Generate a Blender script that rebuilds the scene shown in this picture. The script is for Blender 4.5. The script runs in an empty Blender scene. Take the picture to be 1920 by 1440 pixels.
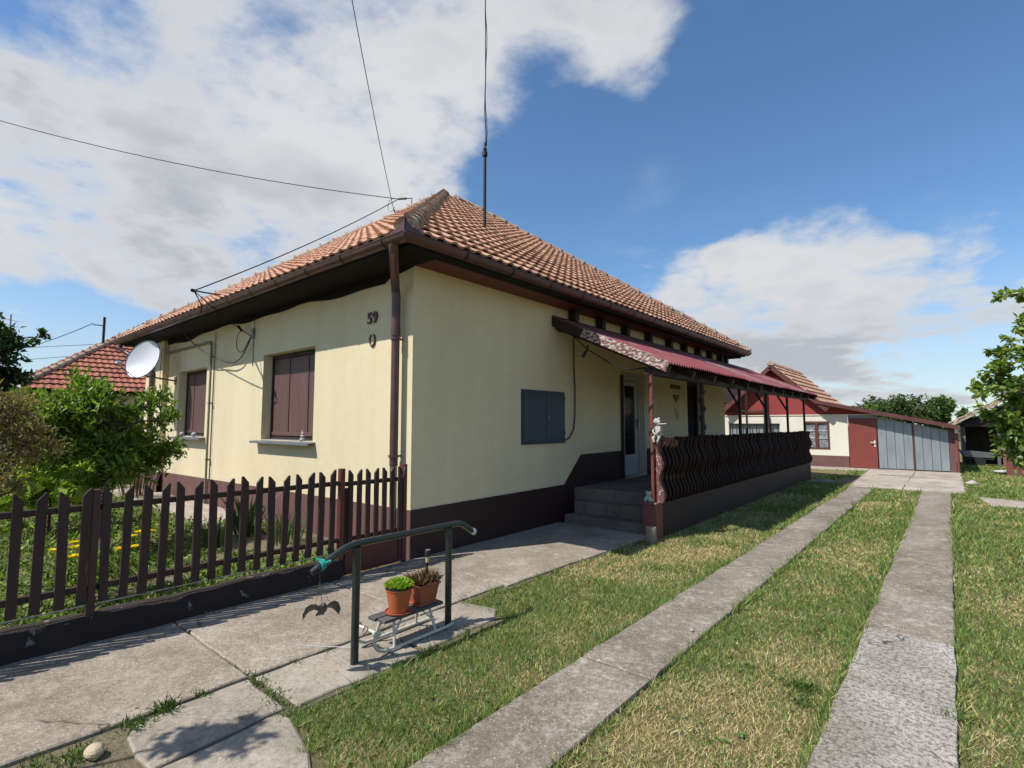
import bpy, bmesh, math, random
import numpy as np
from mathutils import Vector, Matrix
R = math.radians
random.seed(7); RNG = np.random.default_rng(11)
scn = bpy.context.scene
COL = scn.collection

# ------------------------------------------------------------------ camera
F_PX, PITCH, YAW, EYE = 968.0, math.atan(75/968.0), R(40.2), 1.6
CAM = Vector((4.909, -3.951, EYE))
cd = bpy.data.cameras.new('camera'); cam = bpy.data.objects.new('camera', cd); COL.objects.link(cam)
cam.location = CAM; cam.rotation_euler = (R(90)+PITCH, 0, YAW)
cd.sensor_width = 36; cd.lens = 36*F_PX/1920; cd.clip_end = 3000; cd.clip_start = .05
scn.camera = cam
FW = Vector((-math.sin(YAW)*math.cos(PITCH), math.cos(YAW)*math.cos(PITCH), math.sin(PITCH)))
RT = Vector((math.cos(YAW), math.sin(YAW), 0)); UP = RT.cross(FW)
def ray(x, y): return FW + RT*((x-960)/F_PX) + UP*((720-y)/F_PX)
def gnd(x, y, z=0.0):
    d = ray(x, y); return CAM + d*((z-EYE)/d.z)
def atX(x, y, X): d = ray(x, y); return CAM + d*((X-CAM.x)/d.x)
def atY(x, y, Y): d = ray(x, y); return CAM + d*((Y-CAM.y)/d.y)
def proj(p):
    d = Vector(p)-CAM; z = d.dot(FW); return 960+F_PX*d.dot(RT)/z, 720-F_PX*d.dot(UP)/z

# ------------------------------------------------------------------ sky, sun, exposure
SUN = Vector((.33, .69, -1.0)).normalized()          # the way the light travels
SUN_EL = math.asin(-SUN.z); SUN_AZ = math.atan2(-SUN.x, -SUN.y)   # azimuth of the sun from +Y towards +X
world = bpy.data.worlds.new('World'); scn.world = world; world.use_nodes = True
def build_world():
    nt = world.node_tree; N = nt.nodes; L = nt.links; N.clear()
    def nd(t, **k):
        n = N.new(t)
        for a, v in k.items(): setattr(n, a, v)
        return n
    def mth(op, a, b=None, c=None, clamp=False):
        n = nd('ShaderNodeMath', operation=op, use_clamp=clamp)
        for i, v in enumerate((a, b, c)):
            if v is None: continue
            if isinstance(v, (int, float)): n.inputs[i].default_value = v
            else: L.new(v, n.inputs[i])
        return n.outputs[0]
    def mrange(v, a, b, smooth=True):
        n = nd('ShaderNodeMapRange'); n.interpolation_type = 'SMOOTHSTEP' if smooth else 'LINEAR'
        L.new(v, n.inputs[0]); n.inputs[1].default_value = a; n.inputs[2].default_value = b; return n.outputs[0]
    out = nd('ShaderNodeOutputWorld')
    sky = nd('ShaderNodeTexSky', sky_type='NISHITA'); sky.sun_disc = False
    sky.sun_elevation = SUN_EL; sky.sun_rotation = SUN_AZ
    sky.air_density = 1.0; sky.dust_density = .2; sky.ozone_density = 3.0; sky.altitude = 100
    tint = nd('ShaderNodeMix', data_type='RGBA', blend_type='MULTIPLY'); tint.inputs[0].default_value = 1.0; L.new(sky.outputs[0], tint.inputs[6]); tint.inputs[7].default_value = (.80, 1.0, 1.10, 1)
    bg = nd('ShaderNodeBackground'); L.new(tint.outputs[2], bg.inputs[0]); bg.inputs[1].default_value = .118
    tc = nd('ShaderNodeTexCoord'); g = tc.outputs['Generated']
    sep = nd('ShaderNodeSeparateXYZ'); L.new(g, sep.inputs[0])
    # a flat cloud deck seen in perspective
    zz = mth('ADD', mth('MAXIMUM', sep.outputs[2], 0.0), .22)
    cx = mth('DIVIDE', sep.outputs[0], zz); cy = mth('DIVIDE', sep.outputs[1], zz)
    comb = nd('ShaderNodeCombineXYZ'); L.new(cx, comb.inputs[0]); L.new(cy, comb.inputs[1]); L.new(mth('MULTIPLY', sep.outputs[2], 1.2), comb.inputs[2])
    def noise(scale, detail, rough, off, dist=0.0):
        m = nd('ShaderNodeMapping'); m.inputs['Location'].default_value = off; L.new(comb.outputs[0], m.inputs[0])
        n = nd('ShaderNodeTexNoise'); n.inputs['Scale'].default_value = scale; n.inputs['Detail'].default_value = detail
        n.inputs['Roughness'].default_value = rough; n.inputs['Distortion'].default_value = dist
        L.new(m.outputs[0], n.inputs['Vector']); return n.outputs[0]
    n1 = noise(1.35, 10, .58, (3.1, 1.7, 0), .25)
    n2 = noise(4.5, 8, .6, (8.1, 4.7, 2))
    n3 = noise(1.1, 5, .5, (1.4, 9.3, 5))
    # where the big banks stand in the sky (directions), with their angular radius
    def bank(px, py, rad, soft, w):
        d = ray(px, py).normalized()
        v = nd('ShaderNodeVectorMath', operation='DOT_PRODUCT'); L.new(g, v.inputs[0]); v.inputs[1].default_value = d
        return mth('MULTIPLY', mrange(v.outputs['Value'], math.cos(R(rad+soft)), math.cos(R(max(rad-soft, 0)))), w)
    banks = [(150, 290, 14, 9, .32), (430, 300, 13, 8, .34), (640, 270, 9, 7, .26), (620, 60, 13, 9, .26), (330, 90, 11, 8, .20), (40, 180, 8, 7, .12), (560, 410, 7, 6, .26), (760, 340, 4.5, 3.5, .28),
             (860, 70, 6, 5, .24), (1160, 150, 5.5, 4, .30), (1110, 50, 5, 4, .20), (1220, 110, 4, 3, .20), (1800, 610, 11, 8, .20),
             (1420, 530, 5.5, 2.0, .46), (1530, 475, 5.8, 2.0, .46), (1610, 500, 5.0, 2.0, .44), (1310, 570, 4.0, 2.0, .40), (1480, 580, 8, 3, .44), (1600, 650, 9, 6, .24), (1400, 650, 8, 6, .26), (1850, 660, 9, 7, .24), (1890, 420, 4, 4, .10),
             (-600, 250, 26, 16, .24), (700, -800, 22, 14, .2)]
    acc = None
    for b in banks:
        o = bank(*b); acc = o if acc is None else mth('MAXIMUM', acc, o)
    clear = mth('MAXIMUM', mth('MAXIMUM', bank(1620, 120, 13, 6, .55), mth('MAXIMUM', bank(1380, 260, 7, 4, .5), bank(1780, 450, 5, 3, .24))), mth('MAXIMUM', mth('MAXIMUM', bank(1060, 340, 8, 3.5, .5), bank(1010, 170, 4, 3, .26)), mth('MAXIMUM', bank(200, 620, 7, 5, .15), bank(420, 600, 6, 5, .17))))
    dens = mth('ADD', mth('MULTIPLY', mth('SUBTRACT', n1, .5), 1.7), mth('MULTIPLY', mth('SUBTRACT', n2, .5), .75))
    dens = mth('SUBTRACT', mth('ADD', dens, acc), clear)
    cov = mrange(dens, .0, .40)
    # thin haze veil low in the sky
    wisp = mth('MULTIPLY', mrange(noise(2.2, 7, .65, (5, 2, 1), .8), .46, .78), .30)
    low = mrange(sep.outputs[2], .30, .02)
    cov = mth('MAXIMUM', cov, mth('MULTIPLY', wisp, mth('SUBTRACT', 1.0, mth('MULTIPLY', clear, 2.0), clamp=True)))
    cov = mth('MAXIMUM', cov, mth('MULTIPLY', low, .55))
    cov = mth('MULTIPLY', cov, .97)
    # thick parts are greyer from below
    shade = mth('MULTIPLY', mrange(dens, .20, .62), mth('ADD', mth('MULTIPLY', mrange(n3, .34, .60), .85), mth('MULTIPLY', mrange(n2, .35, .7), .30)), clamp=True)
    shade = mth('ADD', shade, mth('MULTIPLY', mrange(sep.outputs[2], .34, .03), .36), clamp=True)
    mix = nd('ShaderNodeMix', data_type='RGBA'); L.new(shade, mix.inputs[0])
    mix.inputs[6].default_value = (.82, .83, .845, 1); mix.inputs[7].default_value = (.535, .56, .605, 1)
    bg2 = nd('ShaderNodeBackground'); L.new(mix.outputs[2], bg2.inputs[0]); bg2.inputs[1].default_value = .76
    ms = nd('ShaderNodeMixShader'); L.new(cov, ms.inputs[0]); L.new(bg.outputs[0], ms.inputs[1]); L.new(bg2.outputs[0], ms.inputs[2])
    L.new(ms.outputs[0], out.inputs[0])
build_world()
sl = bpy.data.lights.new('sun', 'SUN'); sl.energy = 5.0; sl.angle = R(.53); sl.color = (1.0, .965, .915)
so = bpy.data.objects.new('sun', sl); COL.objects.link(so); so.location = (-8, -18, 26)
so.rotation_euler = SUN.to_track_quat('-Z', 'Y').to_euler()
vs = scn.view_settings; vs.view_transform = 'Standard'; vs.look = 'None'; vs.exposure = 0.25; vs.gamma = 1.0; vs.use_curve_mapping = False
try: scn.cycles.max_bounces = 6; scn.cycles.use_denoising = True
except Exception: pass

# ------------------------------------------------------------------ helpers
ORG = {}
def tag(o, label=None, cat=None, group=None, kind=None):
    if label: o['label'] = label
    if cat: o['category'] = cat
    if group: o['group'] = group
    if kind: o['kind'] = kind
    return o
def thing(name, label, cat, loc=(0, 0, 0), group=None):
    o = bpy.data.objects.new(name, None); COL.objects.link(o); o.location = loc; o.empty_display_size = .2
    ORG[o.name] = Vector(loc); return tag(o, label, cat, group)
def link(o, parent):
    COL.objects.link(o); o.parent = parent
    ORG[o.name] = ORG[parent.name] if parent else Vector((0, 0, 0)); return o
def finish(me, mat, smooth):
    if mat is not None: me.materials.append(mat)
    if smooth is not None:
        me.shade_smooth()
        if smooth < 180: me.set_sharp_from_angle(angle=R(smooth))
class MB:
    def __init__(s): s.v = []; s.f = []
    def add(s, vs, fs):
        b = len(s.v); s.v += [Vector(p) for p in vs]; s.f += [tuple(i+b for i in q) for q in fs]; return s
    def box(s, x0, x1, y0, y1, z0, z1):
        return s.add([(x0,y0,z0),(x1,y0,z0),(x1,y1,z0),(x0,y1,z0),(x0,y0,z1),(x1,y0,z1),(x1,y1,z1),(x0,y1,z1)],
                     [(3,2,1,0),(4,5,6,7),(0,1,5,4),(1,2,6,5),(2,3,7,6),(3,0,4,7)])
    def beam(s, a, b, w, h, up=(0,0,1)):      # a box along a-b, w across, h along up
        a = Vector(a); b = Vector(b); d = (b-a).normalized(); u = Vector(up); sd = d.cross(u).normalized(); u = sd.cross(d)
        p = []
        for c in (a, b):
            for i, j in ((-1,-1),(1,-1),(1,1),(-1,1)): p.append(c+sd*(i*w/2)+u*(j*h/2))
        return s.add(p, [(0,1,2,3),(7,6,5,4),(0,4,5,1),(1,5,6,2),(2,6,7,3),(3,7,4,0)])
    def tube(s, pts, r, n=8, caps=True):
        pts = [Vector(p) for p in pts]; rr = r if isinstance(r, (list, tuple)) else [r]*len(pts)
        vs = []; fs = []; ref = None
        for i, p in enumerate(pts):
            d = (pts[min(i+1, len(pts)-1)]-pts[max(i-1, 0)])
            d = d.normalized() if d.length > 1e-9 else Vector((0,0,1))
            if ref is None: ref = d.orthogonal().normalized()
            ref = (ref - d*ref.dot(d)); ref = ref.normalized() if ref.length > 1e-6 else d.orthogonal().normalized()
            o = d.cross(ref)
            for k in range(n):
                a = 2*math.pi*k/n; vs.append(p+ref*(math.cos(a)*rr[i])+o*(math.sin(a)*rr[i]))
        for i in range(len(pts)-1):
            for k in range(n):
                k2 = (k+1) % n; fs.append((i*n+k, i*n+k2, (i+1)*n+k2, (i+1)*n+k))
        if caps: fs.append(tuple(range(n-1, -1, -1))); fs.append(tuple(range((len(pts)-1)*n, len(pts)*n)))
        return s.add(vs, fs)
    def lathe(s, prof, c=(0,0,0), n=20, sx=1, sy=1):      # prof: (r, z) from bottom up
        vs = []; fs = []; c = Vector(c)
        for r, z in prof:
            for k in range(n):
                a = 2*math.pi*k/n; vs.append(c+Vector((r*sx*math.cos(a), r*sy*math.sin(a), z)))
        for i in range(len(prof)-1):
            for k in range(n):
                k2 = (k+1) % n; fs.append((i*n+k, i*n+k2, (i+1)*n+k2, (i+1)*n+k))
        fs.append(tuple(range(n-1, -1, -1))); fs.append(tuple(range((len(prof)-1)*n, len(prof)*n)))
        return s.add(vs, fs)
    def prism(s, poly, o, a, b, d):          # polygon in (a,b) axes at o, pushed along d
        o, a, b, d = Vector(o), Vector(a), Vector(b), Vector(d); n = len(poly)
        p = [o+a*u+b*v for u, v in poly]
        fs = [tuple(range(n-1, -1, -1)), tuple(range(n, 2*n))]+[(i, (i+1) % n, (i+1) % n+n, i+n) for i in range(n)]
        return s.add(p+[q+d for q in p], fs)
    def mesh(s, name, mat=None, smooth=None, org=(0,0,0)):
        me = bpy.data.meshes.new(name); o = Vector(org)
        me.from_pydata([p-o for p in s.v], [], s.f); me.update()
        bm = bmesh.new(); bm.from_mesh(me); bmesh.ops.recalc_face_normals(bm, faces=bm.faces[:]); bm.to_mesh(me); bm.free()
        finish(me, mat, smooth); return me
    def build(s, name, mat, parent=None, smooth=None, bev=0, loc=None):
        org = ORG[parent.name] if parent else Vector(loc or (0,0,0))
        o = bpy.data.objects.new(name, s.mesh(name, mat, smooth, org)); link(o, parent)
        if not parent: o.location = org; ORG[o.name] = org
        if bev:
            m = o.modifiers.new('bevel', 'BEVEL'); m.width = bev; m.segments = 2; m.limit_method = 'ANGLE'; m.angle_limit = R(40)
        return o
def inst(name, me, parent, loc, rot=None, scale=None):       # a piece that shares mesh data
    o = bpy.data.objects.new(name, me); link(o, parent)
    o.location = Vector(loc)-(ORG[parent.name] if parent else Vector((0,0,0)))
    if rot is not None: o.rotation_mode = 'QUATERNION'; o.rotation_quaternion = rot
    if scale is not None: o.scale = scale
    return o
def np_mesh(name, V, Fa, mat, cols=None, smooth=False):
    V = np.asarray(V, np.float32); Fa = np.asarray(Fa, np.int32); k = Fa.shape[1]
    me = bpy.data.meshes.new(name); me.vertices.add(len(V)); me.vertices.foreach_set('co', V.ravel())
    me.loops.add(Fa.size); me.loops.foreach_set('vertex_index', Fa.ravel())
    me.polygons.add(len(Fa)); me.polygons.foreach_set('loop_start', np.arange(0, Fa.size, k, dtype=np.int32))
    try: me.polygons.foreach_set('loop_total', np.full(len(Fa), k, np.int32))
    except Exception: pass
    me.update(calc_edges=True)
    if cols is not None:
        at = me.color_attributes.new('Col', 'FLOAT_COLOR', 'POINT')
        c4 = np.ones((len(V), 4), np.float32); c4[:, :3] = cols; at.data.foreach_set('color', c4.ravel())
    if smooth: me.shade_smooth()
    me.materials.append(mat); return me
_lat = RNG.random((6, 64, 64))
def vnoise(x, y, s, k=0):
    x = np.asarray(x)*s+100; y = np.asarray(y)*s+100; xi = np.floor(x).astype(int); yi = np.floor(y).astype(int)
    fx = x-xi; fy = y-yi; fx = fx*fx*(3-2*fx); fy = fy*fy*(3-2*fy); g = _lat[k % 6]
    A = g[xi % 64, yi % 64]; B = g[(xi+1) % 64, yi % 64]; C_ = g[xi % 64, (yi+1) % 64]; D = g[(xi+1) % 64, (yi+1) % 64]
    return (A*(1-fx)+B*fx)*(1-fy)+(C_*(1-fx)+D*fx)*fy

# ------------------------------------------------------------------ materials
def newmat(name):
    m = bpy.data.materials.new(name); m.use_nodes = True; nt = m.node_tree
    return m, nt, nt.nodes, nt.links, nt.nodes['Principled BSDF']
def ramp2(N, L, fac, a, b, p0=.35, p1=.65):
    r = N.new('ShaderNodeValToRGB'); r.color_ramp.elements[0].position = p0; r.color_ramp.elements[1].position = p1
    r.color_ramp.elements[0].color = (*a, 1); r.color_ramp.elements[1].color = (*b, 1); L.new(fac, r.inputs[0]); return r.outputs[0]
def tnoise(N, L, vec, sc, det=6, ro=.55, stretch=None, dist=0):
    if stretch:
        mp = N.new('ShaderNodeMapping'); mp.inputs['Scale'].default_value = stretch; L.new(vec, mp.inputs[0]); vec = mp.outputs[0]
    n = N.new('ShaderNodeTexNoise'); n.inputs['Scale'].default_value = sc; n.inputs['Detail'].default_value = det
    n.inputs['Roughness'].default_value = ro; n.inputs['Distortion'].default_value = dist; L.new(vec, n.inputs['Vector']); return n.outputs[0]
def mixc(N, L, fac, a, b, bt='MIX'):
    m = N.new('ShaderNodeMix'); m.data_type = 'RGBA'; m.blend_type = bt
    for i, v in ((0, fac), (6, a), (7, b)):
        if isinstance(v, (int, float)): m.inputs[i].default_value = v
        elif isinstance(v, tuple): m.inputs[i].default_value = (*v, 1)
        else: L.new(v, m.inputs[i])
    return m.outputs[2]
def bump(N, L, B, h, strength, dist=.01):
    b = N.new('ShaderNodeBump'); b.inputs['Strength'].default_value = strength; b.inputs['Distance'].default_value = dist
    L.new(h, b.inputs['Height']); L.new(b.outputs[0], B.inputs['Normal']); return b
def cracks(N, L, pos, sc, wid, lo, hi):
    n = N.new('ShaderNodeTexNoise'); n.inputs['Scale'].default_value = 3.0; n.inputs['Detail'].default_value = 6; L.new(pos, n.inputs['Vector'])
    v = N.new('ShaderNodeVectorMath'); v.operation = 'MULTIPLY_ADD'; L.new(n.outputs['Color'], v.inputs[0]); v.inputs[1].default_value = (.35, .35, .35); L.new(pos, v.inputs[2])
    vo = N.new('ShaderNodeTexVoronoi'); vo.feature = 'DISTANCE_TO_EDGE'; vo.inputs['Scale'].default_value = sc; L.new(v.outputs[0], vo.inputs['Vector'])
    a = ramp2(N, L, vo.outputs['Distance'], (1,1,1), (0,0,0), wid*.4, wid); b = ramp2(N, L, tnoise(N, L, pos, .8, 4, .5), (0,0,0), (1,1,1), lo, hi)
    m = N.new('ShaderNodeMath'); m.operation = 'MULTIPLY'; L.new(a, m.inputs[0]); L.new(b, m.inputs[1]); return m.outputs[0]
def M(name, c1, c2=None, sc=6, rough=.6, bs=0, bsc=60, bd=.004, metal=0, spec=.4, stretch=None, p=(.3, .7), wear=None, wsc=14, wp=(.6, .66), wstr=None):
    m, nt, N, L, B = newmat(name); B.inputs['Roughness'].default_value = rough; B.inputs['Metallic'].default_value = metal
    B.inputs['Specular IOR Level'].default_value = spec
    geo = N.new('ShaderNodeNewGeometry'); pos = geo.outputs['Position']
    c2 = c2 or tuple(x*.82 for x in c1)
    col = ramp2(N, L, tnoise(N, L, pos, sc, stretch=stretch), c1, c2, *p)
    if wear:
        w = ramp2(N, L, tnoise(N, L, pos, wsc, 8, .62, wstr), (0,0,0), (1,1,1), *wp)
        col = mixc(N, L, w, col, wear)
    L.new(col, B.inputs['Base Color'])
    if bs: bump(N, L, B, tnoise(N, L, pos, bsc, 5, .6, stretch), bs, bd)
    return m
def mat_plaster(name, c1, c2):
    m, nt, N, L, B = newmat(name); B.inputs['Roughness'].default_value = .88; B.inputs['Specular IOR Level'].default_value = .2
    geo = N.new('ShaderNodeNewGeometry'); pos = geo.outputs['Position']
    a = ramp2(N, L, tnoise(N, L, pos, .9, 6, .6), c1, c2, .3, .75)
    streak = ramp2(N, L, tnoise(N, L, pos, 1.7, 9, .62, (1, 1, .10)), (1.02,1.02,1.02), (.90,.89,.87), .46, .84)
    col = mixc(N, L, 1.0, a, streak, 'MULTIPLY')
    blot = ramp2(N, L, tnoise(N, L, pos, 5.5, 10, .75), (.965,.965,.96), (1.02,1.02,1.02), .34, .62); col = mixc(N, L, 1.0, col, blot, 'MULTIPLY')
    ck = cracks(N, L, pos, .75, .006, .56, .60); ckm = N.new('ShaderNodeMath'); ckm.operation = 'MULTIPLY'; ckm.inputs[1].default_value = .12; L.new(ck, ckm.inputs[0]); col = mixc(N, L, ckm.outputs[0], col, tuple(x*.45 for x in c2))
    L.new(col, B.inputs['Base Color'])
    h = N.new('ShaderNodeMath'); h.operation = 'ADD'
    L.new(tnoise(N, L, pos, 140, 4, .6), h.inputs[0])
    w = N.new('ShaderNodeMath'); w.operation = 'MULTIPLY'; w.inputs[1].default_value = 4.0; L.new(tnoise(N, L, pos, 2.6, 5, .6), w.inputs[0])
    L.new(w.outputs[0], h.inputs[1]); bump(N, L, B, h.outputs[0], .22, .006); return m
def mat_concrete(name, c1, c2, peb, amt, worn=None, seed=0.0, wp=(.5, .62), ws=3.4):
    m, nt, N, L, B = newmat(name); B.inputs['Roughness'].default_value = .9; B.inputs['Specular IOR Level'].default_value = .25
    geo = N.new('ShaderNodeNewGeometry'); mp = N.new('ShaderNodeMapping'); mp.inputs['Location'].default_value = (seed, seed*.7, 0)
    L.new(geo.outputs['Position'], mp.inputs[0]); pos = mp.outputs[0]
    col = ramp2(N, L, tnoise(N, L, pos, 1.3, 9, .62), c1, c2, .32, .7)
    fine = ramp2(N, L, tnoise(N, L, pos, 34, 8, .78), (.50,.48,.46), (1.28,1.27,1.25), .32, .68)
    col = mixc(N, L, 1.0, col, fine, 'MULTIPLY')
    hs = None
    for sc, thr, w in ((62, .36, 1.0), (120, .33, .8)):
        v = N.new('ShaderNodeTexVoronoi'); v.inputs['Scale'].default_value = sc; L.new(pos, v.inputs['Vector'])
        spot = ramp2(N, L, v.outputs['Distance'], (1,1,1), (0,0,0), thr*.62, thr)
        sepc = N.new('ShaderNodeSeparateColor'); L.new(v.outputs['Color'], sepc.inputs[0])
        pick = ramp2(N, L, sepc.outputs[0], (0,0,0), (1,1,1), 1-amt-.04, 1-amt+.04)
        f = N.new('ShaderNodeMath'); f.operation = 'MULTIPLY'; L.new(spot, f.inputs[0]); L.new(pick, f.inputs[1])
        f2 = N.new('ShaderNodeMath'); f2.operation = 'MULTIPLY'; f2.inputs[1].default_value = w; L.new(f.outputs[0], f2.inputs[0])
        tone = mixc(N, L, sepc.outputs[1], peb, tuple(x*.55 for x in peb))
        col = mixc(N, L, f2.outputs[0], col, tone); hs = f.outputs[0]
    if worn:
        wv = ramp2(N, L, tnoise(N, L, pos, ws, 14, .80), (0,0,0), (1,1,1), *wp); col = mixc(N, L, wv, col, worn)
    dirt = ramp2(N, L, tnoise(N, L, pos, 1.1, 8, .66, dist=.6), (.58,.55,.50), (1.03,1.03,1.03), .34, .58)
    col = mixc(N, L, .8, col, dirt, 'MULTIPLY')
    ck = cracks(N, L, pos, 1.15, .0085, .55, .62); col = mixc(N, L, ck, col, tuple(x*.28 for x in c2))
    L.new(col, B.inputs['Base Color'])
    h = N.new('ShaderNodeMath'); h.operation = 'ADD'; L.new(hs, h.inputs[0]); L.new(tnoise(N, L, pos, 45, 8, .7), h.inputs[1])
    bump(N, L, B, h.outputs[0], .75, .006); return m
def mat_tile(name, c1, c2, c3, lich=.5, lcol=(.30,.28,.24)):
    m, nt, N, L, B = newmat(name); B.inputs['Roughness'].default_value = .86; B.inputs['Specular IOR Level'].default_value = .25
    geo = N.new('ShaderNodeNewGeometry'); pos = geo.outputs['Position']; oi = N.new('ShaderNodeObjectInfo')
    ad = N.new('ShaderNodeMath'); ad.operation = 'ADD'; L.new(geo.outputs['Random Per Island'], ad.inputs[0]); L.new(oi.outputs['Random'], ad.inputs[1])
    fr = N.new('ShaderNodeMath'); fr.operation = 'FRACT'; L.new(ad.outputs[0], fr.inputs[0])
    r = N.new('ShaderNodeValToRGB'); e = r.color_ramp.elements; e[0].position = 0; e[0].color = (*c1, 1); e[1].position = 1; e[1].color = (*c3, 1)
    x = e.new(.55); x.color = (*c2, 1); L.new(fr.outputs[0], r.inputs[0])
    soot = ramp2(N, L, tnoise(N, L, pos, .9, 7, .65), (.70,.66,.64), (1.08,1.06,1.03), .3, .66)
    col = mixc(N, L, 1.0, r.outputs[0], soot, 'MULTIPLY')
    li = ramp2(N, L, tnoise(N, L, pos, 9, 9, .72), (0,0,0), (1,1,1), 1-lich, 1.06-lich)
    col = mixc(N, L, li, col, lcol)
    dk = ramp2(N, L, tnoise(N, L, pos, 26, 5, .7), (0,0,0), (.75,.75,.75), .62, .74)
    col = mixc(N, L, dk, col, tuple(v*.3 for v in c2)); L.new(col, B.inputs['Base Color'])
    bump(N, L, B, tnoise(N, L, pos, 80, 5, .7), .4, .004); return m
def mat_leaf(name, rough=.45, trans=.35, gloss=.4):
    m, nt, N, L, B = newmat(name); at = N.new('ShaderNodeAttribute'); at.attribute_name = 'Col'
    L.new(at.outputs['Color'], B.inputs['Base Color']); B.inputs['Roughness'].default_value = rough; B.inputs['Specular IOR Level'].default_value = gloss
    tr = N.new('ShaderNodeBsdfTranslucent'); br = mixc(N, L, 1.0, at.outputs['Color'], (1.25, 1.35, .6), 'MULTIPLY'); L.new(br, tr.inputs[0])
    ms = N.new('ShaderNodeMixShader'); ms.inputs[0].default_value = trans; L.new(B.outputs[0], ms.inputs[1]); L.new(tr.outputs[0], ms.inputs[2])
    L.new(ms.outputs[0], N['Material Output'].inputs[0]); return m
def mat_ground(name, cs, sc=1.2):
    m, nt, N, L, B = newmat(name); B.inputs['Roughness'].default_value = .95; B.inputs['Specular IOR Level'].default_value = .1
    geo = N.new('ShaderNodeNewGeometry'); pos = geo.outputs['Position']
    a = ramp2(N, L, tnoise(N, L, pos, sc, 8, .65), cs[0], cs[1], .35, .65)
    b = ramp2(N, L, tnoise(N, L, pos, 38, 6, .75), (0,0,0), (1,1,1), .42, .62)
    col = mixc(N, L, b, a, cs[2]); L.new(col, B.inputs['Base Color']); bump(N, L, B, tnoise(N, L, pos, 60, 6, .75), 1.0, .02); return m
MT = {}
MT['wall'] = mat_plaster('cream_plaster', (.665, .565, .37), (.62, .525, .34))
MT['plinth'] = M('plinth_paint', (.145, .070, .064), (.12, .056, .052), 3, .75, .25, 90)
MT['plinth_side'] = M('shaded_plinth_paint', (.034, .0125, .0095), (.025, .010, .008), 3, .6, .25, 90)  # plinth brown with the side wall's shade darkened into the colour
MT['tile'] = mat_tile('clay_tile', (.58, .35, .24), (.51, .29, .195), (.41, .22, .15), .42, (.41, .34, .26))
MT['ridge'] = mat_tile('ridge_tile_clay', (.44, .25, .17), (.38, .21, .145), (.30, .18, .13), .52, (.36, .33, .27))
MT['subroof'] = M('roof_batten', (.05, .035, .03), None, 5, .9)
MT['gutter'] = M('gutter_paint', (.105, .042, .036), (.07, .034, .03), 5, .38, 0, spec=.5, p=(.4, .6), stretch=(1, 1, 1))
MT['dark'] = M('dark_brown_wood', (.030, .014, .011), (.020, .010, .009), 8, .6, .3, 40, stretch=(3, 3, .4))
MT['soffit'] = M('red_brown_soffit', (.15, .034, .026), (.11, .026, .021), 3, .6, .2, 30)
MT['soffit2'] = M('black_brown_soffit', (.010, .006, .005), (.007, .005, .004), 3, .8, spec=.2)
MT['shutter'] = M('shutter_wood', (.125, .066, .056), (.085, .045, .039), 14, .55, .3, 60, stretch=(1, 1, .08), wear=(.30, .22, .20), wsc=22, wp=(.66, .76), wstr=(1, 1, .05))
MT['sill'] = M('sill_sheet', (.26, .27, .275), (.20, .21, .22), 8, .45, 0, metal=.5)
MT['fence'] = M('fence_stain', (.042, .019, .014), (.027, .013, .010), 16, .62, .5, 50, .006, stretch=(1, 1, .12), wear=(.12, .07, .05), wsc=24, wp=(.66, .74), wstr=(1, 1, .12))
MT['gate'] = M('gate_red_paint', (.105, .026, .021), (.08, .021, .018), 7, .5, .2, 30)
MT['poststain'] = M('post_stain', (.062, .024, .017), (.045, .018, .014), 16, .62, .4, 50, stretch=(1, 1, .12))
MT['kerb'] = M('kerb_black_paint', (.032, .019, .014), (.019, .012, .010), 4, .85, .8, 30, .015, wear=(.16, .13, .11), wsc=8, wp=(.63, .66))
MT['path'] = mat_concrete('path_concrete', (.365, .312, .252), (.265, .222, .176), (.58, .52, .43), .50, (.42, .365, .30), 0, (.50, .66), 9)
MT['path2'] = mat_concrete('path_concrete_smooth', (.345, .30, .245), (.265, .226, .182), (.50, .45, .375), .26, (.39, .345, .285), 3.3, (.45, .7))
MT['strip'] = mat_concrete('strip_concrete', (.282, .240, .196), (.205, .170, .138), (.58, .51, .43), .42, (.40, .355, .305), 6.1, (.50, .64), 12)
MT['strip2'] = mat_concrete('strip_concrete_bleached', (.23, .195, .163), (.175, .146, .12), (.52, .48, .43), .55, (.43, .40, .365), 9.7, (.455, .525), 38)
MT['pad'] = mat_concrete('pad_concrete', (.42, .365, .30), (.33, .28, .23), (.56, .5, .43), .25, (.48, .425, .36), 12.4, (.42, .66))
MT['step'] = mat_concrete('step_concrete', (.20, .165, .135), (.16, .13, .108), (.3, .26, .21), .2, None, 15.0)
MT['ground'] = mat_ground('lawn_soil', ((.17, .15, .07), (.27, .215, .115), (.11, .11, .045)))
MT['soil'] = mat_ground('garden_soil', ((.20, .155, .105), (.28, .22, .15), (.12, .12, .06)), 2)
MT['railpaint'] = M('green_black_paint', (.012, .020, .017), (.019, .025, .022), 9, .30, .1, 60, spec=.6, wear=(.06, .045, .035), wsc=30, wp=(.7, .74))
MT['post'] = M('red_post_paint', (.19, .055, .043), (.15, .045, .036), 12, .5, .3, 40)
MT['peel'] = M('peeling_red_wood', (.165, .062, .052), (.12, .048, .042), 9, .8, .5, 40, .006, wear=(.50, .40, .33), wsc=34, wp=(.58, .62), wstr=(1, 1, .7))
MT['peel2'] = M('flaking_board', (.17, .07, .06), (.12, .05, .045), 9, .8, .5, 40, .006, wear=(.50, .43, .37), wsc=30, wp=(.49, .55), wstr=(.5, 1, 1.2))
MT['slat'] = M('slat_dark_stain', (.020, .0095, .007), (.034, .016, .012), 20, .75, .3, 60, stretch=(1, 1, .2), spec=.15)
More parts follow.
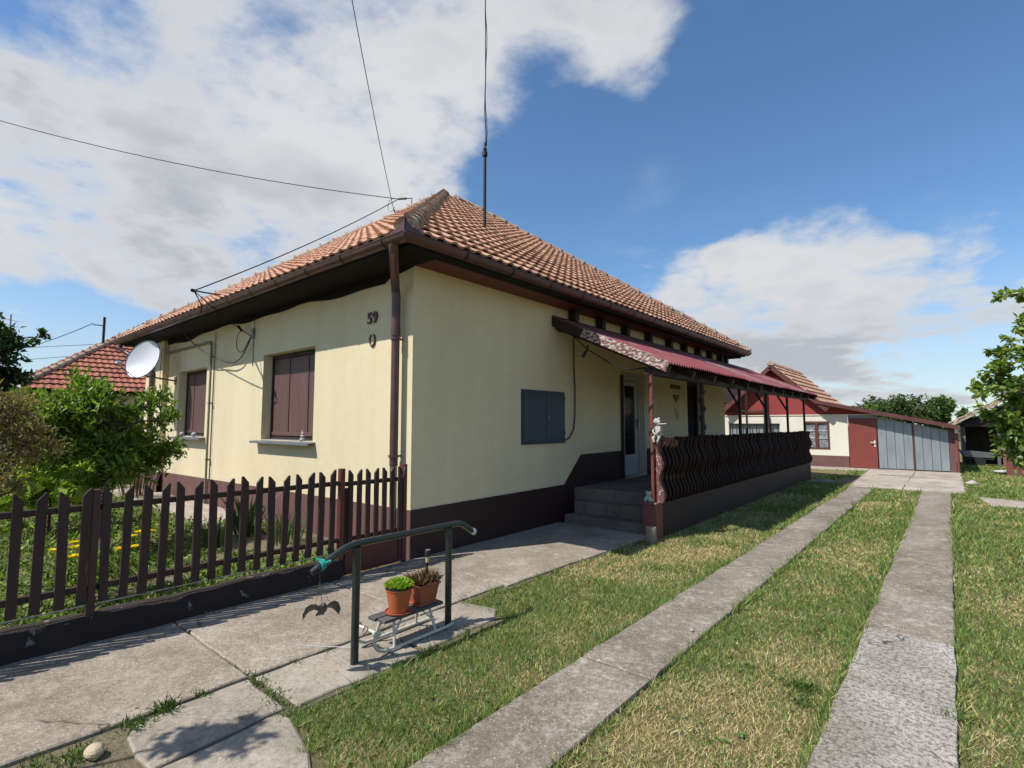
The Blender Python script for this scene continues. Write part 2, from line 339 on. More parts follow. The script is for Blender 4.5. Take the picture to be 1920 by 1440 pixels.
MT['sheet'] = M('red_corrugated', (.235, .056, .060), (.19, .048, .052), 5, .62, .2, 40, wear=(.25, .17, .165), wsc=2.2, wp=(.55, .70))
MT['sheet2'] = M('faded_corrugated', (.24, .105, .105), (.185, .105, .105), 5, .7, .2, 40, wear=(.22, .20, .195), wsc=3, wp=(.48, .62))
MT['white'] = M('shaded_white_frame', (.40, .40, .39), (.34, .34, .33), 5, .4)  # white lowered to grey, the deep shade at the door is in the colour
MT['glass'] = M('dark_glass', (.012, .013, .014), (.02, .02, .02), 2, .08, spec=.6)
MT['black'] = M('black_interior', (.008, .007, .007), None, 2, .9)
MT['cabinet'] = M('cabinet_steel', (.040, .050, .072), (.034, .043, .062), 2, .45)
MT['dish'] = M('dish_white', (.60, .61, .63), (.54, .55, .57), 2, .35)
MT['metal'] = M('grey_metal', (.24, .24, .24), (.17, .17, .17), 12, .4, metal=.7)
MT['gas'] = M('gas_pipe_paint', (.21, .19, .11), (.16, .145, .09), 8, .5)
MT['cable'] = M('black_cable', (.010, .010, .010), None, 4, .6)
MT['number'] = M('number_enamel', (.10, .010, .012), (.02, .008, .008), 25, .35)
MT['iron'] = M('worn_iron', (.14, .12, .10), (.07, .06, .055), 30, .55, metal=.4)
MT['terracotta'] = M('orange_plastic_pot', (.46, .115, .040), (.40, .10, .036), 5, .5)
MT['terra2'] = M('brown_plastic_pot', (.33, .085, .045), (.28, .075, .04), 5, .55)
MT['pot_soil'] = M('pot_soil', (.05, .035, .024), (.03, .022, .016), 60, .95, 1, 120, .01)
MT['sledtube'] = M('cream_tube_paint', (.56, .53, .43), (.45, .42, .34), 14, .5, wear=(.22, .14, .09), wsc=26, wp=(.68, .74))
MT['greywood'] = M('weathered_seat', (.11, .10, .10), (.065, .058, .058), 14, .8, .7, 30, .008, stretch=(1, .12, 1))
MT['teal'] = M('teal_tie', (.02, .30, .25), None, 9, .6)
MT['bird'] = M('black_bird', (.018, .018, .022), (.035, .035, .04), 30, .5)
MT['yellow'] = M('cream_lens', (.66, .55, .24), None, 9, .4)
MT['plaster_fig'] = M('white_figurine', (.48, .46, .42), (.28, .26, .24), 40, .7)
MT['stump'] = M('stump_bark', (.34, .26, .19), (.18, .13, .095), 14, .9, 1, 40, .02, stretch=(1, 1, .15))
MT['stumptop'] = M('stump_cut', (.42, .31, .22), (.29, .21, .15), 25, .85)
MT['rock'] = M('limestone', (.52, .41, .27), (.42, .33, .22), 9, .9, .8, 30, .02)
MT['stonew'] = M('white_stone', (.42, .38, .33), (.32, .29, .25), 9, .9, .6, 30, .02)
MT['redwall'] = mat_plaster('red_plaster', (.27, .052, .048), (.22, .044, .041))
MT['whitewall'] = mat_plaster('white_plaster', (.66, .625, .52), (.60, .57, .47))
MT['reddoor'] = M('red_door_paint', (.20, .048, .036), (.175, .043, .033), 3, .5)
MT['zinc'] = M('zinc_sheet', (.32, .35, .365), (.22, .245, .26), 5, .42, metal=.35, stretch=(1, 1, .25), wear=(.20, .17, .14), wsc=7, wp=(.66, .74), wstr=(1, 1, .2))
MT['brownfascia'] = M('brown_fascia', (.11, .038, .030), (.085, .03, .025), 5, .55)
MT['barrel'] = M('grey_shed_wood', (.16, .14, .12), (.09, .08, .07), 12, .9, .5, 30, stretch=(1, 1, .15))
MT['lace'] = M('lace_curtain', (.72, .72, .72), (.10, .10, .11), 9, .9, p=(.46, .52))
MT['nroof'] = mat_tile('neighbour_tile', (.46, .19, .125), (.40, .155, .105), (.33, .125, .088), .36, (.32, .20, .15))
MT['bark'] = M('bark', (.10, .075, .055), (.055, .042, .034), 20, .95, .8, 50, .01, stretch=(1, 1, .2))
MT['leaf'] = mat_leaf('leaf', .40, .42, .45); MT['grass'] = mat_leaf('grass_blade', .7, .30, .15); MT['leafd'] = mat_leaf('dull_leaf', .65, .25, .2)
MT['petal'] = mat_leaf('petal', .6, .3, .2)

# ================================================================== THE SETTING
def ground():
    b = MB(); b.add([(-700,-700,0),(700,-700,0),(700,900,0),(-700,900,0)], [(0,1,2,3)])
    tag(b.build('ground', MT['ground']), kind='structure')
    b = MB(); b.add([(-16,-9,.03),(-.09,-9,.03),(-.09,-.02,.03),(-16,-.02,.03)], [(0,1,2,3)])
    tag(b.build('garden_bed', MT['soil']), kind='structure')
ground()
def slab(parent, pts, ztop, mat, thick=.05, jit=.008, name='slab', step=.13):
    out = []; n = len(pts)
    for i in range(n):
        a = Vector((*pts[i], 0)); c = Vector((*pts[(i+1) % n], 0)); k = max(1, int((c-a).length/step))
        for j in range(k):
            p = a.lerp(c, j/k); q = 0 if (k == 1) else jit
            out.append((p.x+random.uniform(-q, q), p.y+random.uniform(-q, q)))
    n = len(out); b = MB()
    cx = sum(p[0] for p in out)/n; cy = sum(p[1] for p in out)/n
    ins = [(x+(cx-x)*.012/max(.05, math.hypot(x-cx, y-cy)), y+(cy-y)*.012/max(.05, math.hypot(x-cx, y-cy))) for x, y in out]
    vs = [(x, y, ztop-thick) for x, y in out]+[(x, y, ztop-.007) for x, y in out]+[(x, y, ztop+random.uniform(-.0012, .0012)) for x, y in ins]
    fs = [tuple(range(2*n, 3*n))]
    for i in range(n):
        j = (i+1) % n; fs += [(i, j, n+j, n+i), (n+i, n+j, 2*n+j, 2*n+i)]
    b.add(vs, fs); return b.build(name, mat, parent)
def paths():
    t = thing('garden_path', None, None, (1, 0, 0)); t['kind'] = 'structure'
    ys = [-8.0, -5.2, -2.44, -1.08, -.02, 1.25, 2.3, 3.0]
    b = MB(); b.add([(.02,-8,.006),(2.06,-8,.004),(2.06,-.66,.006),(1.56,-.66,.006),(1.62,3,.006),(.02,3,.006)], [(0,1,2,3,4,5)])
    b.build('joint_bed', MT['soil'], t)
    for i in range(len(ys)-1):
        y0, y1 = ys[i]+.009, ys[i+1]-.009
        x1 = 1.475 if ys[i] < -.6 else (1.52+.03*max(ys[i], 0))
        if ys[i] < -1.2: x1 = 1.48
        y0x = y0+(.004 if i % 2 else -.01)
        slab(t, [(.03, y0x), (x1, y0), (x1+(.03 if y1 > 0 else 0), y1), (.03, y1)], .030+random.uniform(-.003, .003), MT['path'])
    # the outer row of slabs
    slab(t, [(1.57, -3.06), (1.66, -3.12), (2.04, -3.12), (1.99, -2.465), (1.505, -2.455), (1.512, -2.85)], .024, MT['path2'], jit=.012)
    slab(t, [(2.07, -3.9), (2.78, -3.9), (2.63, -2.64), (2.32, -2.54), (2.10, -2.49), (2.015, -2.52), (2.05, -3.1)], .018, MT['path2'], jit=.014)
    slab(t, [(1.50, -2.425), (2.02, -2.41), (2.03, -1.50), (1.495, -1.47)], .018, MT['path2'], jit=.014)
    slab(t, [(1.50, -1.45), (2.00, -1.46), (1.99, -.72), (1.86, -.56), (1.50, -.62)], .020, MT['path2'], jit=.018)
    slab(t, [(1.52, -8), (2.05, -8), (2.0, -3.85), (1.52, -3.95)], .018, MT['path2'], jit=.014)
    # walk along the front of the house
    f = thing('front_walk', None, None, (-5, -.5, 0)); f['kind'] = 'structure'
    xs = [-10.2, -8.6, -7.0, -5.4, -3.9]
    for i in range(4): slab(f, [(xs[i]+.01, -.82), (xs[i+1]-.01, -.80), (xs[i+1]-.01, -.02), (xs[i]+.01, -.02)], .062, MT['pad'])
    d = thing('driveway', None, None, (3.9, 5, 0)); d['kind'] = 'structure'
    yl = [-8, -5.5, -3.2, -.86, .62, 2.05, 3.45, 4.9, 6.4, 8.0, 9.7, 11.75]
    for i in range(len(yl)-1):
        y0, y1 = yl[i]+.006, yl[i+1]-.006
        slab(d, [(2.92, y0), (3.42, y0), (3.42, y1), (2.92, y1)], .030+random.uniform(-.004, .004), MT['strip'], jit=.007, step=.16)
    yr = [-8, -4.0, 1.0, 2.35, 3.65, 5.1, 6.6, 8.2, 9.9, 11.75]
    for i in range(len(yr)-1):
        y0, y1 = yr[i]+.004, yr[i+1]-.004
        slab(d, [(4.33, y0), (4.86, y0), (4.86, y1), (4.33, y1)], .030+random.uniform(-.004, .004), MT['strip2'] if i < 2 else MT['strip'], jit=.007, step=.16)
    yp = [11.78, 13.4, 15.0, 16.6, 18.28]
    for i in range(4):
        xa = 2.85-.04*i
        for x0, x1 in ((xa, 3.95), (3.965, 5.12)):
            slab(d, [(x0, yp[i]+.006), (x1, yp[i]+.006), (x1, yp[i+1]-.006), (x0, yp[i+1]-.006)], .032+random.uniform(-.004, .004), MT['pad'], jit=.02, step=.25)
    slab(d, [(-2, 17.2), (2.7, 17.2), (2.7, 18.28), (-2, 18.28)], .030, MT['pad'], jit=.02, step=.3)
    b = MB(); b.add([(2.4,11.7,.007),(5.1,11.7,.007),(5.1,18.3,.007),(2.4,18.3,.007)], [(0,1,2,3)]); b.build('joint_bed', MT['soil'], d)
    b = MB(); b.box(3.15, 4.0, 15.68, 15.84, .0, .04); b.build('drain_channel', MT['barrel'], d)
    s = thing('stepping_slab', None, None, (5.6, 10.5, 0)); s['kind'] = 'structure'
    slab(s, [(5.30, 11.25), (5.46, 9.9), (6.6, 9.7), (6.6, 10.9)], .02, MT['pad'], jit=.03)
    p = thing('paving_patch', None, None, (2.1, 13, 0)); p['kind'] = 'structure'
    slab(p, [(1.80, 12.2), (2.55, 12.4), (2.2, 13.5), (1.8, 13.5)], .02, MT['strip'], jit=.03)
paths()

# ================================================================== THE HOUSE
W_L, D_B, Z_TOP = -10.1, 11.3, 3.55
RX0, RX1, RY0, RY1, RZ, TAN = -10.63, .56, -.56, 11.68, 3.655, .714
ANG = math.atan(TAN); CP, SP = math.cos(ANG), math.sin(ANG)
house = thing('house', 'cream single storey house with brown plinth and red clay hipped roof', 'house', (-5, 5.5, 0))
def wall_holes(mb, u0, u1, z0, z1, holes, to3, inn, depth):
    us = sorted({u0, u1, *[h[0] for h in holes], *[h[1] for h in holes]}); zs = sorted({z0, z1, *[h[2] for h in holes], *[h[3] for h in holes]})
    inn = Vector(inn)
    for i in range(len(us)-1):
        for j in range(len(zs)-1):
            cu, cz = (us[i]+us[i+1])/2, (zs[j]+zs[j+1])/2
            if any(h[0] < cu < h[1] and h[2] < cz < h[3] for h in holes): continue
            mb.add([to3(us[i], zs[j]), to3(us[i+1], zs[j]), to3(us[i+1], zs[j+1]), to3(us[i], zs[j+1])], [(0,1,2,3)])
    for a, b_, c, d in holes:
        P = [Vector(to3(a, c)), Vector(to3(b_, c)), Vector(to3(b_, d)), Vector(to3(a, d))]; Q = [p+inn*depth for p in P]
        for k in range(4): mb.add([P[k], P[(k+1) % 4], Q[(k+1) % 4], Q[k]], [(0,1,2,3)])
WIN = [(-3.98, -2.28, 1.34, 2.77), (-8.1, -6.5, 1.34, 2.75)]
DOORS = [(5.2, 6.15, .54, 2.58), (8.55, 9.5, .54, 2.66)]
def house_walls():
    b = MB(); wall_holes(b, W_L, 0, 0, Z_TOP, WIN, lambda u, z: (u, 0, z), (0, 1, 0), .30); b.build('front_wall', MT['wall'], house)
    b = MB(); b.box(W_L, -8.86, -.11, -.001, .5, Z_TOP); b.build('wall_pier', MT['wall'], house)
    b = MB(); wall_holes(b, 0, D_B, 0, Z_TOP, DOORS, lambda u, z: (0, u, z), (-1, 0, 0), .30); b.build('side_wall', MT['wall'], house)
    b = MB(); b.box(W_L-.02, W_L, .01, D_B, 0, Z_TOP); b.build('far_wall', MT['wall'], house)
    b = MB(); b.box(W_L, -.01, D_B-.02, D_B, 0, Z_TOP-.02); b.build('back_wall', MT['wall'], house)
    # skirting paint, the side copy darkened for shade, a little proud of the plaster
    b = MB(); b.prism([(W_L-.01, 0), (.014, 0), (.014, .585), (W_L-.01, .50)], (0, 0, 0), (1,0,0), (0,0,1), (0, -.014, 0)); b.build('front_plinth', MT['plinth'], house)
    b = MB(); b.prism([(W_L-.01, 0), (-8.85, 0), (-8.85, .51), (W_L-.01, .50)], (0, -.11, 0), (1,0,0), (0,0,1), (0, -.014, 0)); b.build('pier_plinth', MT['plinth'], house)
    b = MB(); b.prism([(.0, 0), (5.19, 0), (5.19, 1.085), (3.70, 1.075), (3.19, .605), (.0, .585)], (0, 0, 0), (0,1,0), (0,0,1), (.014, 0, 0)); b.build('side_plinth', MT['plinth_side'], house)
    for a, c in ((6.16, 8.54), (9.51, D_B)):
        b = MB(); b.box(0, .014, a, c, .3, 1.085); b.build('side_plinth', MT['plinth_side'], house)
    # soffits
    b = MB(); b.box(.002, .40, -.30, D_B+.2, 3.535, 3.56); b.build('side_soffit', MT['soffit'], house)
    b = MB(); b.box(.40, .545, -.5, D_B+.3, 3.52, 3.60); b.build('side_fascia', MT['soffit2'], house)
    b = MB(); b.box(W_L-.3, .395, -.54, -.01, 3.52, 3.565); b.build('front_soffit', MT['soffit2'], house)
    pts = []; n = 70
    for i in range(n+1):
        x = W_L+(0-W_L)*i/n; pts.append((x, 3.44+.028*math.sin(x*1.9+.6)+.016*math.sin(x*4.3)+.02*math.sin(x*.9)+(.06 if x > -.5 else 0)))
    b = MB(); b.prism(pts+[(0, 3.56), (W_L, 3.56)], (0, -.006, 0), (1,0,0), (0,0,1), (0, -.02, 0)); b.build('eave_trim', MT['soffit2'], house)
    b = MB(); b.box(W_L-.4, W_L-.025, -.5, D_B+.3, 3.50, 3.55).box(W_L-.02, .4, D_B+.01, D_B+.34, 3.49, 3.55); b.build('rear_soffit', MT['soffit2'], house)
house_walls()
def house_windows():
    for k, (a, c, z0, z1) in enumerate(WIN):
        b = MB(); b.box(a+.002, c-.002, .22, .235, z0+.002, z1-.002); w = b.build('window', MT['black'], house)
        b = MB(); b.box(a+.003, a+.05, .15, .21, z0+.003, z1-.02).box(c-.05, c-.003, .15, .21, z0+.003, z1-.02).box(a+.05, c-.05, .15, .21, z1-.07, z1-.02).box(a+.05, c-.05, .15, .21, z0+.003, z0+.05)
        b.build('frame', MT['dark'], w, bev=.004)
        # closed wooden shutter boards
        span = (c-a-.11); cuts = [0, .345, .70, .735, 1.0] if k == 0 else [0, .26, .5, .76, 1.0]
        for i in range(4):
            u0 = a+.055+span*cuts[i]+.006; u1 = a+.055+span*cuts[i+1]-.006
            b = MB(); b.box(u0, u1, .165+.008*(i % 2), .205, z0+.06, z1-.075); b.build('shutter_board', MT['shutter'], w, bev=.005)
        b = MB(); b.box(a+.055, c-.055, .150, .166, z0+.07, z0+.13); b.build('bottom_rail', MT['shutter'], w, bev=.004)
        b = MB(); b.prism([(.15, z0+.012), (-.13, z0-.022), (-.13, z0-.055), (-.122, z0-.055), (-.115, z0-.032), (.15, z0-.004)], (a-.14, 0, 0), (0,1,0), (0,0,1), (c-a+.22, 0, 0))
        b.build('sill', MT['sill'], w)
house_windows()
def house_doors():
    a, c, z0, z1 = DOORS[0]
    b = MB(); x0, x1 = -.14, -.06
    b.box(x0, x1, a+.001, a+.09, z0, z1-.001).box(x0, x1, c-.09, c-.001, z0, z1-.001).box(x0, x1, a+.09, c-.09, z1-.09, z1-.001)
    d = b.build('door', MT['white'], house, bev=.006)
    b = MB(); b.box(-.132, -.09, a+.10, a+.21, z0+.02, z1-.10).box(-.132, -.09, c-.21, c-.10, z0+.02, z1-.10).box(-.132, -.09, a+.21, c-.21, z1-.20, z1-.10).box(-.132, -.09, a+.21, c-.21, z0+.02, z0+.44)
    b.build('leaf_frame', MT['white'], d, bev=.008)
    b = MB(); b.box(-.125, -.105, a+.21, c-.21, z0+.44, z1-.20); b.build('pane', MT['glass'], d)
    b = MB(); b.box(-.088, -.075, c-.17, c-.14, z0+.95, z0+1.17).tube([(-.08, c-.155, z0+1.1), (-.035, c-.155, z0+1.1), (-.035, c-.27, z0+1.1)], .009, 6); b.build('handle', MT['metal'], d)
    b = MB(); b.box(-.16, .06, a-.05, a-.015, z0, z1-.02).build('door_curtain_track', MT['dark'], house)
    b = MB(); b.box(.0, .025, a-.001, a+.07, z0, z1+.05).box(0, .025, c-.02, c+.06, z0, z1+.05).box(0, .025, a+.07, c-.02, z1-.005, z1+.05).build('architrave', MT['white'], d, bev=.004)
    a, c, z0, z1 = DOORS[1]
    b = MB(); b.box(-.20, -.16, a+.002, c-.002, z0, z1-.002); d = b.build('door', MT['black'], house)
    b = MB(); b.box(-.15, -.10, a+.002, a+.08, z0, z1-.002).box(-.15, -.10, c-.08, c-.002, z0, z1-.002).box(-.15, -.10, a+.08, c-.08, z1-.08, z1-.002); b.build('frame', MT['dark'], d)
    b = MB(); b.box(-.26, -.25, DOORS[0][0], DOORS[0][1], DOORS[0][2], DOORS[0][3]); b.build('dark_hall', MT['black'], house)
house_doors()

# ---------------- roof with single tiles
def tile_mesh(name, mat, w=.2, ln=.37, h=.030, lip=.028):
    prof = [(0, .004), (.028, .022), (.058, h), (.09, .024), (.118, .006), (.16, .0), (w, .003)]
    b = MB(); vs = []; n = len(prof)
    for u, z in prof: vs.append((u, 0, z*.85+.058))
    for u, z in prof: vs.append((u, ln, z*.7+.004))
    for u, z in prof: vs.append((u, .004, z*.85+.058-lip))
    fs = []
    for i in range(n-1): fs += [(i, i+1, n+i+1, n+i), (2*n+i, 2*n+i+1, i+1, i)]
    fs += [(0, n, 2*n), (n-1, 3*n-1, 2*n-1)]
    b.add(vs, fs); me = b.mesh(name, mat, 50); return me
def ridge_mesh(name, mat, ln=.40, r0=.125, r1=.105):
    b = MB(); vs = []; fs = []; n = 8; rings = [(0, r0+.018), (.035, r0+.02), (.04, r0), (ln, r1)]
    for y, r in rings:
        for k in range(n+1):
            a = math.pi*(-.06+1.12*k/n); vs.append((math.cos(a)*r, y, math.sin(a)*r*.82))
    for i in range(len(rings)-1):
        for k in range(n): fs.append((i*(n+1)+k, i*(n+1)+k+1, (i+1)*(n+1)+k+1, (i+1)*(n+1)+k))
    fs.append(tuple(range(n+1)))
    # the knob on the collar
    b.add(vs, fs); b.add([(-.03, 0, .095), (.03, 0, .095), (.02, .05, .115), (-.02, .05, .115), (-.02, .004, .15), (.02, .004, .15)], [(0,1,5,4),(1,2,5),(2,3,4,5),(3,0,4)])
    return b.mesh(name, mat, 40)
def slope_frames(x0, x1, y0, y1, z):
    return [('right', Vector((x1, y0, z)), y1-y0, Vector((0,1,0)), Vector((-CP,0,SP)), Vector((SP,0,CP))),
            ('front', Vector((x0, y0, z)), x1-x0, Vector((1,0,0)), Vector((0,CP,SP)), Vector((0,-SP,CP))),
            ('left', Vector((x0, y1, z)), y1-y0, Vector((0,-1,0)), Vector((CP,0,SP)), Vector((-SP,0,CP))),
            ('back', Vector((x1, y1, z)), x1-x0, Vector((-1,0,0)), Vector((0,-CP,SP)), Vector((0,SP,CP)))]
def clip_tile(me, quads):      # copy of a tile mesh cut by planes given in tile space
    bm = bmesh.new(); bm.from_mesh(me)
    for co, no in quads:
        bmesh.ops.bisect_plane(bm, geom=bm.verts[:]+bm.edges[:]+bm.faces[:], plane_co=co, plane_no=no, clear_outer=True)
    m2 = me.copy(); bm.to_mesh(m2); ok = len(bm.faces) > 0; bm.free(); return m2 if ok else None
def tiled_hip_roof(root, x0, x1, y0, y1, z, tilemat, ridgemat, n_single, expo=.325, tw=.2, seen=('right', 'front'), rname='roof'):
    a = (x1-x0)/2; rise = a*TAN; zr = z+rise
    b = MB(); c = [(x0,y0,z-.02),(x1,y0,z-.02),(x1,y1,z-.02),(x0,y1,z-.02)]; r0 = ((x0+x1)/2, y0+a, zr-.02); r1 = ((x0+x1)/2, y1-a, zr-.02)
    b.add(c+[r0, r1], [(0,1,4),(1,2,5,4),(2,3,5),(3,0,4,5)]); roof = b.build(rname, MT['subroof'], root)
    tm = tile_mesh(rname+'_tile', tilemat); items = []
    for nm, o, Ln, u, v, w in slope_frames(x0, x1, y0, y1, z):
        rows = int((a/CP)/expo)+1
        for j in range(rows):
            vv = j*expo-.05
            for i in range(int(Ln/tw)+1):
                uu = i*tw-.02; lo = max(vv, 0)*CP; hi = (vv+.37)*CP
                if uu+tw < lo-.02 or uu > Ln-lo+.02: continue
                cut = uu < hi or uu+tw > Ln-hi or vv+.37 > a/CP
                pos = o+u*uu+v*(vv+random.uniform(-.008, .008))+w*(.008+random.uniform(-.003, .004))
                q = Matrix((u, v, w)).transposed().to_quaternion()
                q = q @ Matrix.Rotation(random.uniform(-.012, .012), 3, 'Z').to_quaternion()
                dv = pos+u*.1+v*.18-CAM; size = max(0, -dv.normalized().dot(w))/dv.length_squared if nm in seen else 0
                items.append((size, pos, q, cut, uu, vv, Ln, nm))
    items.sort(key=lambda t: -t[0])
    V = []; Fa = []; base = np.array([v_.co[:] for v_ in tm.vertices]); polys = [tuple(p.vertices) for p in tm.polygons]
    bmj = bmesh.new(); cnt = 0
    for size, pos, q, cut, uu, vv, Ln, nm in items:
        me = tm
        if cut:
            cc = CP; pl = []
            if uu < (vv+.37)*CP: pl.append((Vector((-uu, -vv, 0)), Vector((-1, cc, 0))))
            if uu+tw > Ln-(vv+.37)*CP: pl.append((Vector((Ln-uu, -vv, 0)), Vector((1, cc, 0))))
            if vv+.37 > a/CP: pl.append((Vector((0, a/CP-vv-.01, 0)), Vector((0, 1, 0))))
            me = clip_tile(tm, pl)
            if me is None: continue
        if cnt < n_single and size > 0:
            inst('tile', me, roof, pos, q); cnt += 1
        else:
            mw = Matrix.Translation(pos-ORG[root.name]) @ q.to_matrix().to_4x4()
            k = len(bmj.verts); m3 = me.copy(); m3.transform(mw); bmj.from_mesh(m3); bpy.data.meshes.remove(m3)
    mj = bpy.data.meshes.new('tiles'); bmj.to_mesh(mj); bmj.free(); mj.materials.clear(); finish(mj, tilemat, 50)
    oj = link(bpy.data.objects.new('tiles', mj), roof); oj['kind'] = 'stuff'
    rm = ridge_mesh(rname+'_ridge', ridgemat)
    C = [Vector(p)+Vector((0,0,.06)) for p in c]; A, B_ = Vector(r0)+Vector((0,0,.06)), Vector(r1)+Vector((0,0,.06))
    for p, q_ in ((C[0], A), (C[1], A), (C[2], B_), (C[3], B_), (A, B_)):
        d = (q_-p); L_ = d.length; d.normalize(); sd = d.cross(Vector((0,0,1))).normalized(); up = sd.cross(d)
        n = max(1, int(L_/.345)); rot = Matrix((sd, d, up)).transposed().to_quaternion()
        for i in range(0 if abs(d.z) > .01 else 1, n):
            jit = Matrix.Rotation(random.uniform(-.03, .03), 3, 'Y').to_quaternion()
            inst('ridge_tile', rm, roof, p+d*(i*L_/n+.04)+up*(random.uniform(-.012, .012)-(.03 if abs(d.z) < .01 else 0)), rot @ jit)
    return roof, A, B_
roof, APEX, APEX2 = tiled_hip_roof(house, RX0, RX1, RY0, RY1, RZ, MT['tile'], MT['ridge'], 300)

# ---------------- gutters and downpipes
def gutters():
    r = .083
    def run(a, b_, out):
        a = Vector(a); b_ = Vector(b_); out = Vector(out); m = MB(); n = 8; vs = []; fs = []
        dd = (b_-a).normalized()
        for p, sg in ((a, -1), (b_, 1)):
            for rr in (r, r-.006):
                for k in range(n+1):
                    t = math.pi*k/n; vs.append(p+out*(math.cos(t)*rr)+dd*(sg*math.cos(t)*rr)+Vector((0,0,-math.sin(t)*rr)))
        for s_ in range(2):
            o0 = s_*(n+1); o1 = (2+s_)*(n+1)
            for k in range(n): fs.append((o0+k, o0+k+1, o1+k+1, o1+k))
        for k in (0, n): fs.append((k, n+1+k, 3*(n+1)+k, 2*(n+1)+k))
        m.add(vs, fs); m.tube([a+out*r-dd*r, b_+out*r+dd*r], .009, 6)
        return m
    z = 3.632; e = .565
    segs = [((RX0-.005, -e, z), (e, -e, z), (0,-1,0)), ((e, -e, z), (e, RY1+.01, z), (1,0,0)), ((RX0, RY1+.0, z), (RX0, -e, z), (-1,0,0))]
    for k, (a, b_, out) in enumerate(segs):
        g = run(a, b_, out).build('gutter', MT['gutter'], house, 40)
        L_ = (Vector(b_)-Vector(a)).length; n = int(L_/.86); d = (Vector(b_)-Vector(a)).normalized(); o = Vector(out)
        if k == 2: continue
        for i in range(1, n+1):
            p = Vector(a)+d*(i*L_/(n+.4)); m = MB(); vs = []; fs = []
            for s_ in (-.013, .013):
                for t in range(9):
                    an = math.pi*t/8; vs.append(p+d*s_+o*(math.cos(an)*(r+.006))+Vector((0,0,-math.sin(an)*(r+.006))))
            for t in range(8): fs.append((t, t+1, t+10, t+9))
            m.add(vs, fs).build('gutter_bracket', MT['cable'], g, 40)
    # flared corner pieces
    for (x, y, sx, sy) in ((e, -e, 1, -1), (e, RY1+.01, 1, 1), (RX0, -e, -1, -1)):
        m = MB(); X = x+sx*(r+.004); Y = y+sy*(r+.004)
        for ax in (0, 1):
            poly = [(0, .145), (.03, .10), (.09, .065), (.24, .03), (.27, -.005), (0, -.005)]
            if ax == 0: m.prism([(-sx*u, v) for u, v in poly], (X, Y, z), (1,0,0), (0,0,1), (0, -sy*.008, 0))
            else: m.prism([(-sy*u, v) for u, v in poly], (X, Y, z), (0,1,0), (0,0,1), (-sx*.008, 0, 0))
        m.tube([(X-sx*.01, Y-sy*.01, z+.13), (X-sx*.012, Y-sy*.012, z-.02), (x, y, z-r-.005)], [.008, .02, .012], 6)
        m.build('gutter_corner', MT['gutter'], house)
    m = MB(); p0 = Vector((.36, -.565, z-r+.01))
    m.tube([p0, p0+Vector((-.01,0,-.05)), (.05, -.33, 3.42), (-.19, -.125, 3.24), (-.20, -.105, 3.15), (-.20, -.105, 2.70)], .054, 14)
    m.tube([(-.20, -.105, 2.70), (-.198, -.105, 1.10)], .050, 14).tube([(-.20, -.105, 2.78), (-.20, -.105, 2.67)], .058, 14)
    d = m.build('downpipe', MT['gutter'], house, 40)
    m = MB(); m.tube([(-.198, -.105, 1.12), (-.196, -.105, .32), (-.19, -.16, .22)], .043, 12); m.build('lower_pipe', MT['metal'], d, 40)
    for zz in (2.62, 1.2): MB().tube([(-.20, -.105, zz), (-.20, -.105, zz+.03)], .062, 14).box(-.21, -.19, -.06, 0, zz+.005, zz+.025).build('pipe_clip', MT['gutter'], d)
    q = Vector((RX0+.12, -.565, z-r+.01))
    m = MB(); m.tube([q, q+Vector((0,0,-.12)), (-10.38, -.46, 3.33), (-9.5, -.22, 2.93), (-9.42, -.17, 2.84), (-9.42, -.17, .4)], .05, 12); m.build('downpipe', MT['gutter'], house, 40)
gutters()

